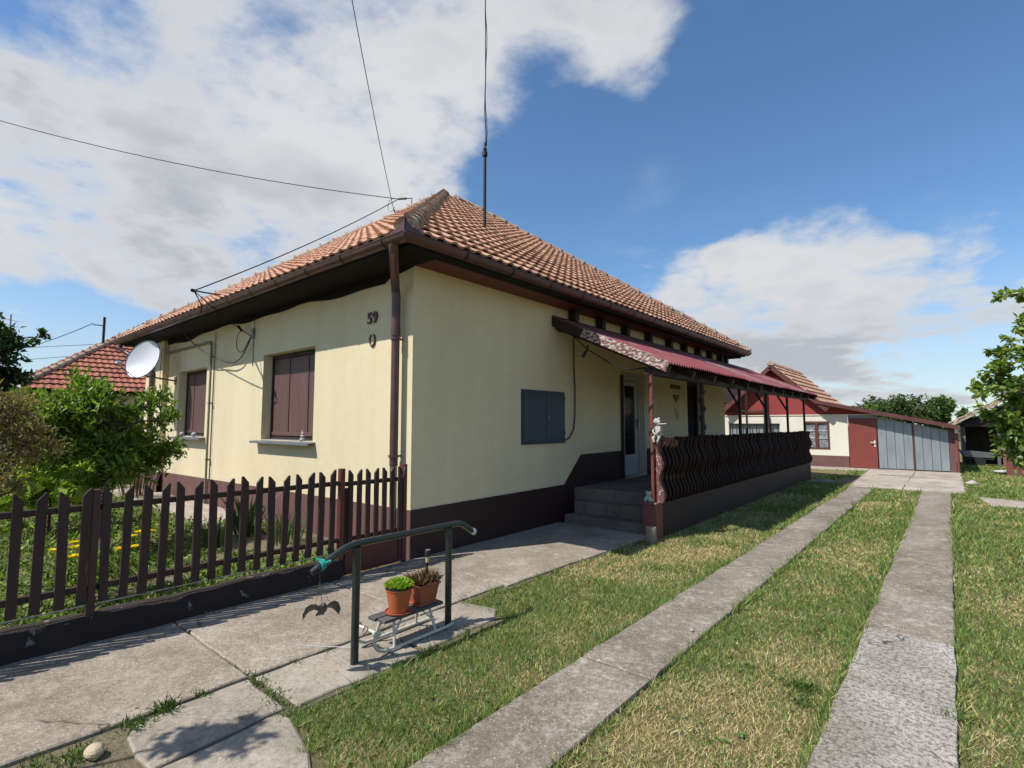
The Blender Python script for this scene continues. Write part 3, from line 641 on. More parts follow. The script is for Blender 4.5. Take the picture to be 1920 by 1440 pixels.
# ================================================================== VERANDA
ver = thing('veranda', 'covered veranda with red corrugated roof, concrete steps and dark red parapet', 'veranda', (1, 8, 0))
V0, V1 = 2.92, 13.45
def veranda():
    b = MB(); b.box(.016, 1.54, 3.46, V1-.02, .0, .54); b.build('floor', MT['step'], ver, bev=.012)
    for i, (y, zt) in enumerate(((2.96, .175), (3.21, .355))):
        slab(ver, [(.18+.02*i, y), (1.50, y+.03), (1.50, 3.47), (.18+.02*i, 3.47)], zt, MT['step'], zt+.02, .010, 'step', .10)
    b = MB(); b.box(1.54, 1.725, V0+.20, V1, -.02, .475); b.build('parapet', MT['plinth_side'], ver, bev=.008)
    slab(ver, [(1.525, V0), (1.735, V0), (1.735, V0+.198), (1.525, V0+.198)], .483, MT['post'], .50, .005, 'pillar', .07)
    b = MB(); b.box(1.50, 1.76, V0-.02, V0+.19, .484, .50); b.build('pillar_cap', MT['peel'], ver)
    # roof structure: rafters, purlin, wall plate
    zi, xo, zo = 3.325, 1.96, 2.42
    sl_ = (zo-zi)/xo
    zr = lambda x: zi+sl_*x
    ys = np.linspace(V0+.1, V1-.05, 12)
    for y in ys:
        b = MB(); b.beam((.02, y, zr(.02)-.10), (1.92, y, zr(1.92)-.085), .07, .11); b.build('rafter', MT['dark'], ver)
    b = MB(); b.box(1.58, 1.68, V0+.03, V1, zr(1.63)-.26, zr(1.63)-.148); b.build('purlin', MT['dark'], ver)
    b = MB(); b.box(.016, .11, V0+.1, D_B, 3.13, 3.22); b.build('wall_plate', MT['dark'], ver)
    # fascia boards at the near end
    b = MB(); b.beam((-.02, V0-.03, zr(0)-.03), (.66, V0-.03, zr(.66)-.03), .045, .155, (0,0,1)); b.build('barge_board', MT['dark'], ver, bev=.005)
    b = MB(); b.beam((.60, V0-.07, zr(.60)-.025), (1.975, V0-.07, zr(1.975)-.025), .03, .145); b.build('barge_board', MT['peel2'], ver, bev=.004)
    b = MB(); b.beam((.62, V0-.03, zr(.62)-.05), (1.95, V0-.03, zr(1.95)-.05), .045, .13); b.build('barge_backing', MT['dark'], ver)
    b = MB(); b.beam((-.02, V1+.03, zr(0)-.03), (1.95, V1+.03, zr(1.95)-.03), .03, .13); b.build('barge_board', MT['dark'], ver)
    # corrugated sheets
    per = .092; k = 10; wid = per*k; n = 6; vs = []; fs = []
    cols = k*n+3
    for i in range(cols):
        y = i*per/n; h = .011*math.sin(2*math.pi*i/n)
        for t in range(2): vs.append((0 if t == 0 else 1, y, h))
    me = None; N_ = int((V1-V0+.1)/wid)+1
    for s_ in range(N_):
        y0 = V0-.08+s_*wid; wv = min(wid, V1+.06-y0)
        if wv < .05: continue
        b = MB(); cc = int(wv/per*n)+2; vv = []; ff = []
        dx = random.uniform(-.015, .025); dz = (s_ % 2)*.006
        for i in range(cc+1):
            y = y0+i*per/n; h = .019*math.sin(2*math.pi*i/n)+dz
            for x in (.03, .7, 1.4, xo+dx): vv.append((x, y, zr(x)+.035+h+.004*math.sin(x*3+s_)))
            vv.append((xo+dx-.002, y, zr(xo)+.029+h))
        for i in range(cc):
            for t in range(3): ff.append((i*5+t, (i+1)*5+t, (i+1)*5+t+1, i*5+t+1))
        b.add(vv, ff)
        b.build('roof_sheet', MT['sheet2'] if s_ in (5, 9) else MT['sheet'], ver, 60)
    b = MB(); b.prism([(0.016, 3.385), (.26, zr(.26)+.068), (.26, zr(.26)+.058), (.016, 3.37)], (0, V0-.05, 0), (1,0,0), (0,0,1), (0, V1-V0+.05, 0)); b.build('flashing', MT['brownfascia'], ver)
    # struts between veranda roof and eaves
    for y in (3.40, 4.30, 5.26, 6.30, 7.36, 8.24, 9.14, 9.98, 10.80, 11.24):
        b = MB(); b.box(.015, .16, y-.06, y+.06, 3.34, 3.533); b.build('strut', MT['dark'], ver, bev=.006)
    # posts
    b = MB(); b.tube([(1.665, 2.985, .50), (1.665, 2.985, 2.33)], .027, 12); p0 = b.build('post', MT['post'], ver, 40)
    hel = [(1.665+.036*math.cos(t), 2.985+.036*math.sin(t), .95+t*.052) for t in np.arange(0, 24, .35)]
    b = MB(); b.tube(hel, .0085, 5, True); b.build('wound_wire', MT['dark'], p0, 60)
    b = MB(); b.tube([(1.62, 5.10, .5), (1.62, 5.10, 2.33)], .035, 10); p1 = b.build('post', MT['dark'], ver, 40)
    hel = [(1.62+.05*math.cos(t), 5.10+.05*math.sin(t), .9+t*.05) for t in np.arange(0, 26, .4)]
    b = MB(); b.tube(hel, .014, 5); b.build('vine_stem', MT['bark'], p1, 60)
    for y in (7.2, 9.22, 11.3, 13.36):
        b = MB(); b.box(1.60, 1.65, y-.025, y+.025, .47, zr(1.62)-.26); b.build('post', MT['dark'], ver)
    b = MB(); b.box(.0, .05, 13.30, 13.35, .54, 3.13); b.build('post', MT['dark'], ver)
    for y in (7.2, 9.22, 11.3):
        b = MB(); b.beam((1.62, y, 1.95), (1.25, y, zr(1.25)-.12), .04, .04, (0,1,0)); b.build('brace', MT['dark'], ver)
veranda()
def railing():
    rl = thing('veranda_railing', 'dark railing of closely set wavy cut boards on veranda parapet', 'railing', (1.65, 8, .475))
    def prof(w0, amp):
        out = []; inn = []
        for i in range(25):
            z = .90*i/24; out.append((w0+amp*math.cos(2*math.pi*(z-.12)/.45)*(1 if z < .8 else .7), z)); inn.append((0+amp*.35*math.cos(2*math.pi*(z-.12)/.45), z))
        top = [(w0*.85, .915), (w0*.45, .93), (w0*.15, .915)]
        return out+top+inn[::-1]
    b = MB(); b.prism(prof(.100, .034), (0, 0, 0), (1,0,0), (0,0,1), (0, .05, 0)); me = b.mesh('wavy_board', MT['slat'], 40)
    y = V0+.24; i = 0
    while y < V1-.05:
        inst('wavy_board', me, rl, (1.645+random.uniform(-.006, .006), y, .476), Matrix.Rotation(random.uniform(-.02, .02), 3, 'Y').to_quaternion(), (1, 1, random.uniform(.985, 1.01)))
        y += .1365; i += 1
    b = MB(); out = []
    for i in range(25):
        z = .86*i/24; out.append((.085-.045*z+.032*math.cos(2*math.pi*(z-.10)/.44), z))
    b.prism(out+[(.0, .86), (0, 0)], (1.715, V0+.06, .5), (1,0,0), (0,0,1), (0, .06, 0)); e = b.build('end_board', MT['peel'], rl); e['label'] = 'flaking red end board of the railing'
    b = MB(); b.prism([(0, 0), (.05, -.03), (.10, -.12), (.125, -.12), (.11, -.02), (.06, .035), (0, .03)], (1.70, V0+.20, 1.40), (1,0,0), (0,0,1), (0, .03, 0)); b.build('broken_board_tip', MT['peel'], rl)
    b = MB(); b.box(1.57, 1.62, V0+.22, V1-.05, .60, .68).box(1.57, 1.62, V0+.22, V1-.05, 1.18, 1.26); b.build('cross_rail', MT['dark'], rl)
railing()

# ================================================================== FENCE AND GATE ALONG THE PATH
FX = .03
def fence():
    k = thing('kerb_wall', 'low black painted concrete kerb wall under the picket fence', 'kerb', (0, -4.5, 0))
    n = 60; ys = np.linspace(-9, -.93, n); vs = []; fs = []
    prof = [(.115, -.02), (.105, .09), (.092, .165), (.07, .205), (.02, .22), (-.05, .215), (-.085, .19), (-.09, -.02)]
    for y in ys:
        for j, (x, z) in enumerate(prof):
            w = .012*math.sin(y*7+j)+random.uniform(-.010, .010); vs.append((x+w, y, z+(0 if z < 0 else random.uniform(-.006, .006)+.008*math.sin(y*3.1))))
    m = len(prof)
    for i in range(n-1):
        for j in range(m-1): fs.append((i*m+j, i*m+j+1, (i+1)*m+j+1, (i+1)*m+j))
    fs += [tuple(range(m)), tuple(range((n-1)*m+m-1, (n-1)*m-1, -1))]
    b = MB(); b.add(vs, fs); b.build('wall_body', MT['kerb'], k, 40)
    f = thing('picket_fence', 'dark brown picket fence with slanted picket tips along the path', 'fence', (FX, -4.5, .24))
    def picket(name, w, h, slant):
        poly = [(-w/2, 0), (w/2, 0), (w/2, h if slant > 0 else h-.062), (w/2-(.012 if slant > 0 else 0), h+.002 if slant > 0 else h-.055), (-w/2+(.012 if slant < 0 else 0), h+.002 if slant < 0 else h-.055), (-w/2, h if slant < 0 else h-.062)]
        b = MB(); b.prism(poly, (0, 0, 0), (0,1,0), (0,0,1), (.024, 0, 0)); return b.mesh(name, MT['fence'])
    pm = [picket('picket', .057, .83, 1), picket('picket', .057, .83, -1)]
    y = -1.055; i = 0
    posts = [-2.975, -5.0, -7.0]
    while y > -8.6:
        if all(abs(y-p) > .055 for p in posts):
            q = Matrix.Rotation(random.uniform(-.022, .022), 3, 'X').to_quaternion()
            inst('picket', pm[i % 2], f, (FX+.02, y+random.uniform(-.005, .005), .295+random.uniform(-.008, .008)), q, (1, random.uniform(.93, 1.06), random.uniform(.985, 1.012))); i += 1
        else:
            inst('picket', pm[i % 2], f, (FX+.02, y-.075, .295), None); y -= .075; i += 1
        y -= .1235
    for z in (.405, .985):
        b = MB(); b.box(FX-.028, FX+.018, -8.6, -.96, z-.022, z+.022); b.build('fence_rail', MT['fence'], f, bev=.003)
    for y in posts:
        b = MB(); b.box(FX-.026, FX+.05, y-.022, y+.022, .15, 1.115); o = b.build('fence_post', MT['poststain'], f, bev=.003)
    b = MB(); b.tube([(FX-.01, -8.6, .275), (FX-.01, -.97, .275)], .005, 5); b.build('bottom_wire', MT['metal'], f)
    g = thing('garden_gate', 'narrow red brown picket gate with sheet metal kick panel', 'gate', (FX, -.5, .03))
    for y in (-.935, -.125):
        b = MB(); b.box(FX-.03, FX+.03, y-.026, y+.026, .0, 1.135); b.build('gate_post', MT['gate'], g, bev=.004)
    b = MB(); b.box(FX-.012, FX+.018, -.885, -.858, .06, .93).box(FX-.012, FX+.018, -.195, -.168, .06, .93).box(FX-.012, FX+.018, -.858, -.195, .31, .345).box(FX-.012, FX+.018, -.858, -.195, .04, .066); fr = b.build('gate_frame', MT['gate'], g)
    b = MB(); b.box(FX-.004, FX+.004, -.858, -.195, .066, .31); b.build('kick_panel', MT['gate'], g)
    for z in (.40, .97):
        b = MB(); b.box(FX-.02, FX+.017, -.895, -.155, z-.022, z+.022); b.build('gate_rail', MT['fence'], g, bev=.003)
    for i in range(7):
        inst('picket', pm[(i+1) % 2], g, (FX+.02, -.845+i*.107, .355), None, (1, .90, .915))
    b = MB(); b.tube([(FX+.03, -.20, .98), (FX+.05, -.17, 1.02), (FX+.04, -.145, 1.11)], .008, 6); b.build('latch_hook', MT['metal'], g)
fence()

# ================================================================== THINGS ON THE HOUSE
def text_mesh(s, size, depth, mat, name):
    cu = bpy.data.curves.new(name, 'FONT'); cu.body = s; cu.size = size; cu.extrude = depth; cu.align_x = 'CENTER'; cu.align_y = 'CENTER'; cu.offset = size*.018; cu.space_character = 1.12
    o = bpy.data.objects.new(name, cu); COL.objects.link(o); dg = bpy.context.evaluated_depsgraph_get()
    me = bpy.data.meshes.new_from_object(o.evaluated_get(dg)); bpy.data.objects.remove(o); me.materials.clear(); me.materials.append(mat); return me
def on_house():
    me = text_mesh('59', .212, .008, MT['number'], 'house_number')
    o = bpy.data.objects.new('house_number', me); link(o, house); o.location = Vector((-.82, -.018, 2.985))-ORG[house.name]; o.rotation_euler = (R(90), 0, 0)
    o['label'] = 'house number 59 in dark enamel figures'
    b = MB(); pts = [(-.82+.058*math.cos(t)*1.0, -.014, 2.70+.078*math.sin(t)) for t in np.linspace(R(118), R(422), 22)]
    b.tube(pts, [.010+.004*math.sin(math.pi*i/21) for i in range(22)], 6); tag(b.build('horseshoe', MT['iron'], None, 60, loc=(-.82, -.014, 2.70)), 'worn iron horseshoe nailed below the house number', 'horseshoe')
    c = thing('meter_cabinet', 'blue grey two door steel meter cabinet on shaded side wall', 'cabinet', (.015, 2.63, 1.29))
    b = MB(); b.box(.0, .03, 2.065, 3.19, 1.29, 2.125); b.build('cabinet_body', MT['cabinet'], c, bev=.004)
    for a, d in ((2.085, 2.655), (2.665, 3.17)):
        b = MB(); b.box(.031, .042, a, d, 1.31, 2.105); dd = b.build('cabinet_door', MT['cabinet'], c, bev=.004)
        for zz in (1.42, 1.98): MB().box(.042, .050, (a if a < 2.3 else d-.02), (a+.02 if a < 2.3 else d), zz, zz+.07).build('hinge', MT['cabinet'], dd)
        if a > 2.3: MB().tube([(.042, a+.05, 1.70), (.052, a+.05, 1.70)], .016, 10).build('lock', MT['metal'], dd, 50)
    b = MB(); b.tube([(.035, 3.47, 3.12), (.03, 3.47, 2.6), (.03, 3.50, 2.2), (.03, 3.49, 1.75), (.03, 3.44, 1.5), (.03, 3.30, 1.36), (.03, 3.18, 1.33)], .011, 6)
    tag(b.build('wall_cable', MT['cable'], None, 60), 'black cable hanging down the shaded wall to the meter cabinet', 'cable')
    b = MB(); z = lambda x: 3.325-.4617*x
    pts = [(.30, 2.95, 3.08), (.6, 2.98, 2.78), (.85, 3.0, 2.62), (1.1, 3.0, 2.46), (1.35, 3.0, 2.40), (1.62, 2.99, 2.42)]
    b.tube(pts, .009, 6).tube([(.62, 2.98, 2.84), (.60, 2.98, 2.76), (.52, 2.97, 2.66)], [.012, .02, .028], 8)
    tag(b.build('veranda_cable', MT['cable'], None, 60), 'black cable sagging under the flaking veranda barge board', 'cable')
    # satellite dish
    C = Vector((-8.42, -.62, 3.01)); n = Vector((.45, -.75, .27)).normalized(); sd = n.cross(Vector((0,0,1))).normalized(); up = sd.cross(n)
    d = thing('satellite_dish', 'large white satellite dish on house wall above the leafy shrub', 'satellite dish', C)
    vs = []; fs = []; rings = 7; seg = 32
    for s_, off in ((0, 0), (1, -.012)):
        for i in range(rings):
            r = i/(rings-1)
            for k in range(seg):
                a = 2*math.pi*k/seg; vs.append(C+sd*(.40*r*math.cos(a))+up*(.44*r*math.sin(a))+n*(.085*r*r-.085+off))
    for s_ in range(2):
        o0 = s_*rings*seg
        for i in range(rings-1):
            for k in range(seg): fs.append((o0+i*seg+k, o0+i*seg+(k+1) % seg, o0+(i+1)*seg+(k+1) % seg, o0+(i+1)*seg+k))
    for k in range(seg): fs.append(((rings-1)*seg+k, (rings-1)*seg+(k+1) % seg, (2*rings-1)*seg+(k+1) % seg, (2*rings-1)*seg+k))
    b = MB(); b.add(vs, fs); b.build('reflector', MT['dish'], d, 50)
    rim = [C+sd*(.403*math.cos(t))+up*(.443*math.sin(t)) for t in np.linspace(0, 2*math.pi, 33)]
    b = MB(); b.tube(rim, .009, 6, False); b.build('rim', MT['metal'], d, 60)
    foc = C+n*.52-up*.34
    b = MB(); b.tube([C-up*.44, C-up*.44+n*.1, foc], .012, 6); arm = b.build('feed_arm', MT['metal'], d, 60)
    b = MB(); b.tube([foc+n*.03+up*.02, foc-n*.07+up*.05], [.03, .036], 10); b.build('receiver_head', MT['dish'], arm, 40)
    b = MB(); bk = C-n*.11; b.tube([bk, bk-n*.10, bk-n*.12-up*.30+sd*.05, (-8.42, -.22, 2.60), (-8.32, -.05, 2.57), (-8.32, -.006, 2.57)], .020, 8).box(-8.38, -8.26, -.012, .0, 2.48, 2.66); b.build('mount', MT['metal'], d, 60)
    # gas pipe
    b = MB(); b.tube([(-8.87, -.05, 3.235), (-6.30, -.05, 3.235), (-6.20, -.05, 3.205), (-6.17, -.05, 3.12), (-6.17, -.05, .02)], .021, 8).tube([(-7.2, -.05, 3.235), (-6.95, -.05, 3.235)], .028, 8).tube([(-6.17, -.05, 3.02), (-6.17, -.05, 2.85)], .028, 8)
    g = b.build('gas_pipe', MT['gas'], None, 50, loc=(-6.17, -.05, 0)); tag(g, 'thin painted gas pipe running across the wall beside the small window', 'pipe')
    for zz in (2.0, .9): MB().box(-6.19, -6.10, -.075, .0, zz, zz+.02).build('pipe_clip', MT['iron'], g)
    b = MB(); b.tube([(-6.06, -.02, 3.40), (-6.06, -.02, 1.9), (-6.065, -.02, .5)], .006, 5); tag(b.build('aerial_cable', MT['cable'], None, 60, loc=(-6.06, -.02, .5)), 'thin dark cable running straight down beside the gas pipe', 'cable')
    b = MB(); b.tube([(-8.88, -.13, 3.36), (-8.90, -.14, 3.1), (-8.93, -.14, 2.85), (-8.70, -.2, 2.60), (-8.45, -.24, 2.60)], .007, 5); tag(b.build('dish_cable', MT['cable'], None, 60, loc=(-8.88, -.13, 2.6)), 'black cable looping from the eave to the dish mount', 'cable')
    # service bracket and its cables
    tip = atY(364, 545, -.95); base = Vector((-6.05, .10, RZ+.66*TAN+.03))
    b = MB(); b.tube([base, tip], .014, 6).tube([tip, tip+(tip-base).normalized()*.10], .03, 6).tube([base+Vector((0,0,-.1)), base+Vector((0,0,.03))], .03, 6)
    tag(b.build('service_bracket', MT['cable'], None, 60, loc=base), 'slanting iron service bracket fixed on the front roof slope', 'bracket')
    jb = Vector((-4.38, -.03, 3.19))
    b = MB(); b.box(jb.x-.035, jb.x+.035, -.05, .0, jb.z-.09, jb.z+.09); j = b.build('junction_box', MT['sill'], None, bev=.004, loc=jb); tag(j, 'small grey junction box on wall under the eave', 'junction box')
    MB().tube([(jb.x+.0, -.012, jb.z+.08), (jb.x+.02, -.012, 3.42)], .006, 5).tube([(jb.x, -.012, jb.z-.09), (jb.x-.005, -.012, 2.62)], .008, 5).build('conduit', MT['sill'], j)
    def sag(a, c, s, n=16): 
        a = Vector(a); c = Vector(c); return [a.lerp(c, t)-Vector((0,0,s*4*t*(1-t))) for t in np.linspace(0, 1, n)]
    gz = Vector((-6.0, -.66, 3.60)); jz = jb+Vector((0, -.02, -.05))
    c1 = [tip, tip.lerp(jz, .45)+Vector((-.25, 0, -.10)), jz.lerp(tip, .22)+Vector((0,0,-.02)), jz]
    b = MB(); b.tube(sag(tip, jz+Vector((-.30, -.05, .14)), .03), .008, 5).tube([jz+Vector((-.42, -.06, .22)), jz+Vector((-.28, -.05, .12))], .022, 6)
    b.tube([jz+Vector((-.30, -.05, .14)), jz], .008, 5)
    lp = [jz+Vector((-.30+.22*math.cos(t)-.02, -.03, -.06+.2*math.sin(t))) for t in np.linspace(R(95), R(330), 16)]
    b.tube(lp+[jz], .007, 5); tag(b.build('service_cable', MT['cable'], None, 60), 'straight black service cable with a loop at the junction box', 'cable')
    big = [tip, tip+Vector((.05, .1, -.35)), Vector((-6.6, -.5, 3.55)), Vector((-6.2, -.3, 3.1)), Vector((-5.6, -.15, 2.84)), Vector((-5.1, -.1, 2.72)), Vector((-4.75, -.08, 2.76)), Vector((-4.5, -.07, 2.95)), jz]
    sp = []
    for i in range(len(big)-1):
        p0 = big[max(i-1, 0)]; p1 = big[i]; p2 = big[i+1]; p3 = big[min(i+2, len(big)-1)]
        for t in np.linspace(0, 1, 6)[:-1]:
            sp.append(.5*((2*p1)+(p2-p0)*t+(2*p0-5*p1+4*p2-p3)*t*t+(3*p1-p0-3*p2+p3)*t**3))
    b = MB(); b.tube(sp+[jz], .010, 6); tag(b.build('hanging_cable', MT['cable'], None, 60), 'thick black cable drooping in a wide bow under the eave', 'cable')
    # overhead wires
    A, Cn = APEX, Vector((RX0, RY0, RZ+.06))
    def on_hip(px):
        lo, hi = 0.0, 1.0
        for _ in range(40):
            m = (lo+hi)/2
            if proj(A.lerp(Cn, m))[0] > px: lo = m
            else: hi = m
        return A.lerp(Cn, lo)
    h1 = on_hip(772)+Vector((0,0,.08)); b = MB(); top = h1+Vector((0,0,.20)); arm_e = top+Vector((-.30, -.2, -.0))
    b.tube([h1-Vector((0,0,.12)), top, arm_e], .014, 6).tube([top.lerp(arm_e, .4), arm_e], .028, 6)
    tag(b.build('roof_insulator', MT['cable'], None, 60, loc=h1), 'small black insulator bracket on the hip near the roof top', 'insulator')
    e1 = CAM+ray(-160, 178)*15
    b = MB(); b.tube(sag(arm_e, e1, .35, 30), .011, 5); tag(b.build('overhead_wire', MT['cable'], None, 60), 'black overhead wire crossing the cloud to the roof insulator', 'wire')
    b = MB(); lp = [arm_e+Vector((-.14+.16*math.cos(t), -.12, -.17+.17*math.sin(t))) for t in np.linspace(R(60), R(330), 14)]; b.tube([arm_e]+lp, .006, 5)
    b.tube(sag(arm_e, tip, .10, 24), .011, 5); tag(b.build('roof_wire', MT['cable'], None, 60), 'black wire strung above the front slope down to the service bracket', 'wire')
    h2 = on_hip(740)+Vector((0,0,.05)); e2 = CAM+ray(640, -110)*8.5
    b = MB(); b.tube(sag(h2, e2, .14, 24), .008, 5); b.tube([h2-Vector((0,0,.05)), h2+Vector((0,0,.12))], .02, 6); tag(b.build('guy_wire', MT['cable'], None, 60), 'thin guy wire rising steeply from the front roof slope', 'wire')
    # mast on the right slope
    mb_ = Vector((-1.71, 3.07, RZ+(RX1+1.71)*TAN+.02)); m = thing('antenna_mast', 'tall thin black antenna mast on the right roof slope', 'mast', mb_)
    b = MB(); b.tube([mb_-Vector((0,0,.15)), mb_+Vector((0,0,1.58))], .028, 10).tube([mb_+Vector((0,0,1.55)), mb_+Vector((0,0,1.75))], .018, 8); b.build('pole', MT['cable'], m, 50)
    b = MB(); b.tube([mb_+Vector((0,0,1.48)), mb_+Vector((0,0,1.56))], .05, 10).tube([mb_+Vector((0,0,1.60)), mb_+Vector((0,0,1.64))], .035, 10); b.build('collar', MT['cable'], m, 50)
    b = MB(); b.box(mb_.x-.14, mb_.x+.14, mb_.y-.16, mb_.y+.16, mb_.z-.01, mb_.z+.02)
    o = b.build('flashing_plate', MT['gutter'], m); o.data.transform(Matrix.Rotation(ANG, 4, 'Y'))
    w = [mb_+Vector((.018*math.sin(k*1.1), .018*math.cos(k*1.3), 1.7+k*.25)) for k in range(0, 26)]
    b = MB(); b.tube(w, .012, 5).tube([p+Vector((.02*math.sin(i*.9), .02, 0)) for i, p in enumerate(w)], .008, 5); b.build('whip', MT['cable'], m, 60)
on_house()
def sill_things():
    b = MB(); x = -2.62
    for z, r in ((1.345, .042), (1.40, .034), (1.445, .026), (1.48, .016)): blob(b, (x+random.uniform(-.006, .006), .02, z+r*.4), r, 10, (1.15, 1, .8))
    o = b.build('pebble_stack', MT['plaster_fig'], None, 60, loc=(x, .02, 1.33)); tag(o, 'small stack of pale pebbles on the larger window sill', 'ornament')
    for x, lab in ((-7.75, 'pale stone ball on the small window sill close to the leafy shrub'), (-7.05, 'pale stone ball on the small window sill close to the gas pipe')):
        b = MB(); blob(b, (x, .0, 1.385), .05, 12, (1, 1, .9)); b.tube([(x, 0, 1.335), (x, 0, 1.35)], .03, 8)
        tag(b.build('stone_ball', MT['plaster_fig'], None, 60, loc=(x, 0, 1.335)), lab, 'ornament', 'stone balls on the small window sill')
# ================================================================== VERANDA ORNAMENTS
def blob(mb, c, r, n=10, sq=(1,1,1)):
    vs = []; fs = []; m = n//2+2
    for i in range(m):
        ph = math.pi*i/(m-1)
        for k in range(n):
            a = 2*math.pi*k/n; vs.append((c[0]+r*sq[0]*math.sin(ph)*math.cos(a), c[1]+r*sq[1]*math.sin(ph)*math.sin(a), c[2]-r*sq[2]*math.cos(ph)))
    for i in range(m-1):
        for k in range(n): fs.append((i*n+k, i*n+(k+1) % n, (i+1)*n+(k+1) % n, (i+1)*n+k))
    return mb.add(vs, fs)
def fuse(o, vox=.008, sm=4):
    m = o.modifiers.new('remesh', 'REMESH'); m.mode = 'VOXEL'; m.voxel_size = vox; m.use_smooth_shade = True
    s = o.modifiers.new('smooth', 'SMOOTH'); s.factor = .5; s.iterations = sm
def ornaments():
    x, y, z = 1.735, 3.02, 1.40
    b = MB(); blob(b, (x+.01, y, z+.10), .055, 12, (1, .9, 1.7)); blob(b, (x-.005, y-.02, z+.235), .048, 12, (1.1, 1, .95)); blob(b, (x+.035, y-.045, z+.225), .026, 8, (1.3, 1, .8))
    for s in (-1, 1): blob(b, (x-.01+s*.03, y, z+.28), .017, 8); b.tube([(x+s*.035, y-.02, z+.17), (x+s*.05, y-.06, z+.10), (x-.01, y-.075, z+.05)], [.02, .017, .014], 8); b.tube([(x+s*.03, y-.02, z+.03), (x+s*.045, y-.07, z+.0), (x+s*.02, y-.08, z-.06)], [.024, .02, .016], 8)
    o = b.build('figurine', MT['plaster_fig'], None, loc=(x, y, z-.03)); fuse(o, .007, 3); tag(o, 'white plaster animal figurine clinging to the veranda railing post', 'figurine')
    b = MB(); b.tube([(x+.02, y-.06, z+.20), (x+.15, y-.05, z+.205)], .004, 5); b.build('stick', MT['yellow'], o)
    x, y, z = 1.60, 3.0, .50
    b = MB(); blob(b, (x, y, z+.045), .055, 12, (1.05, .9, .85)); blob(b, (x, y-.02, z+.115), .05, 12, (1.05, .9, .62))
    for s in (-1, 1): blob(b, (x+s*.03, y-.03, z+.145), .015, 8); blob(b, (x+s*.055, y-.025, z+.028), .028, 8, (1, 1.2, 1)); b.tube([(x+s*.035, y-.04, z+.08), (x+s*.03, y-.06, z+.03), (x+s*.03, y-.07, z+.008)], [.016, .013, .016], 8)
    o = b.build('figurine', MT['plaster_fig'], None, loc=(x, y, z)); fuse(o, .007, 3); tag(o, 'squat white plaster frog figurine sitting on the pillar top', 'figurine')
    b = MB(); b.box(.0, .02, 7.55, 8.10, 2.42, 2.52); s = b.build('door_sign', M('olive_sign', (.10, .11, .035), None, 9, .7), None, loc=(.01, 7.8, 2.45)); tag(s, 'small olive sign plate on the wall under the veranda roof', 'sign')
    hp = [(.15*math.sin(t)**3*1.0, .006*(13*math.cos(t)-5*math.cos(2*t)-2*math.cos(3*t)-math.cos(4*t))) for t in np.linspace(0, 2*math.pi, 24)[:-1]]
    b = MB(); b.prism(hp, (.002, 7.84, 2.22), (0,1,0), (0,0,1), (.03, 0, 0)); h = thing('wind_chime', 'dark red heart shaped wind chime hanging beside the dark door', 'wind chime', (.02, 7.84, 2.2)); b.build('heart', MT['gate'], h)
    for i in range(3):
        b = MB(); yy = 7.74+.08*i; b.tube([(.03, yy, 2.15), (.03, yy+.01, 1.95-.04*i)], .003, 4).tube([(.03, yy+.01, 1.95-.04*i), (.03, yy+.01, 1.78-.05*i)], .009, 6); b.build('chime_tube', MT['metal'], h)
    # stump
    n = 14; rr = [.075+random.uniform(-.008, .008) for _ in range(n)]; b = MB(); vs = []; c = Vector((1.755, 2.70, 0))
    for z, k in ((-.02, 1.22), (.03, 1.08), (.10, .98), (.20, 1.0), (.205, .93)):
        for i in range(n): a = 2*math.pi*i/n; vs.append(c+Vector((math.cos(a)*rr[i]*k, math.sin(a)*rr[i]*k, z+(.006*math.sin(i*2) if z > .15 else 0))))
    fs = []
    for j in range(4):
        for i in range(n): fs.append((j*n+i, j*n+(i+1) % n, (j+1)*n+(i+1) % n, (j+1)*n+i))
    b.add(vs, fs); st = thing('tree_stump', 'short sawn tree stump against the veranda pillar', 'stump', c); b.build('bark', MT['stump'], st, 50)
    b = MB(); b.add([vs[4*n+i] for i in range(n)], [tuple(range(n))]); b.build('cut_face', MT['stumptop'], st)
ornaments(); sill_things()

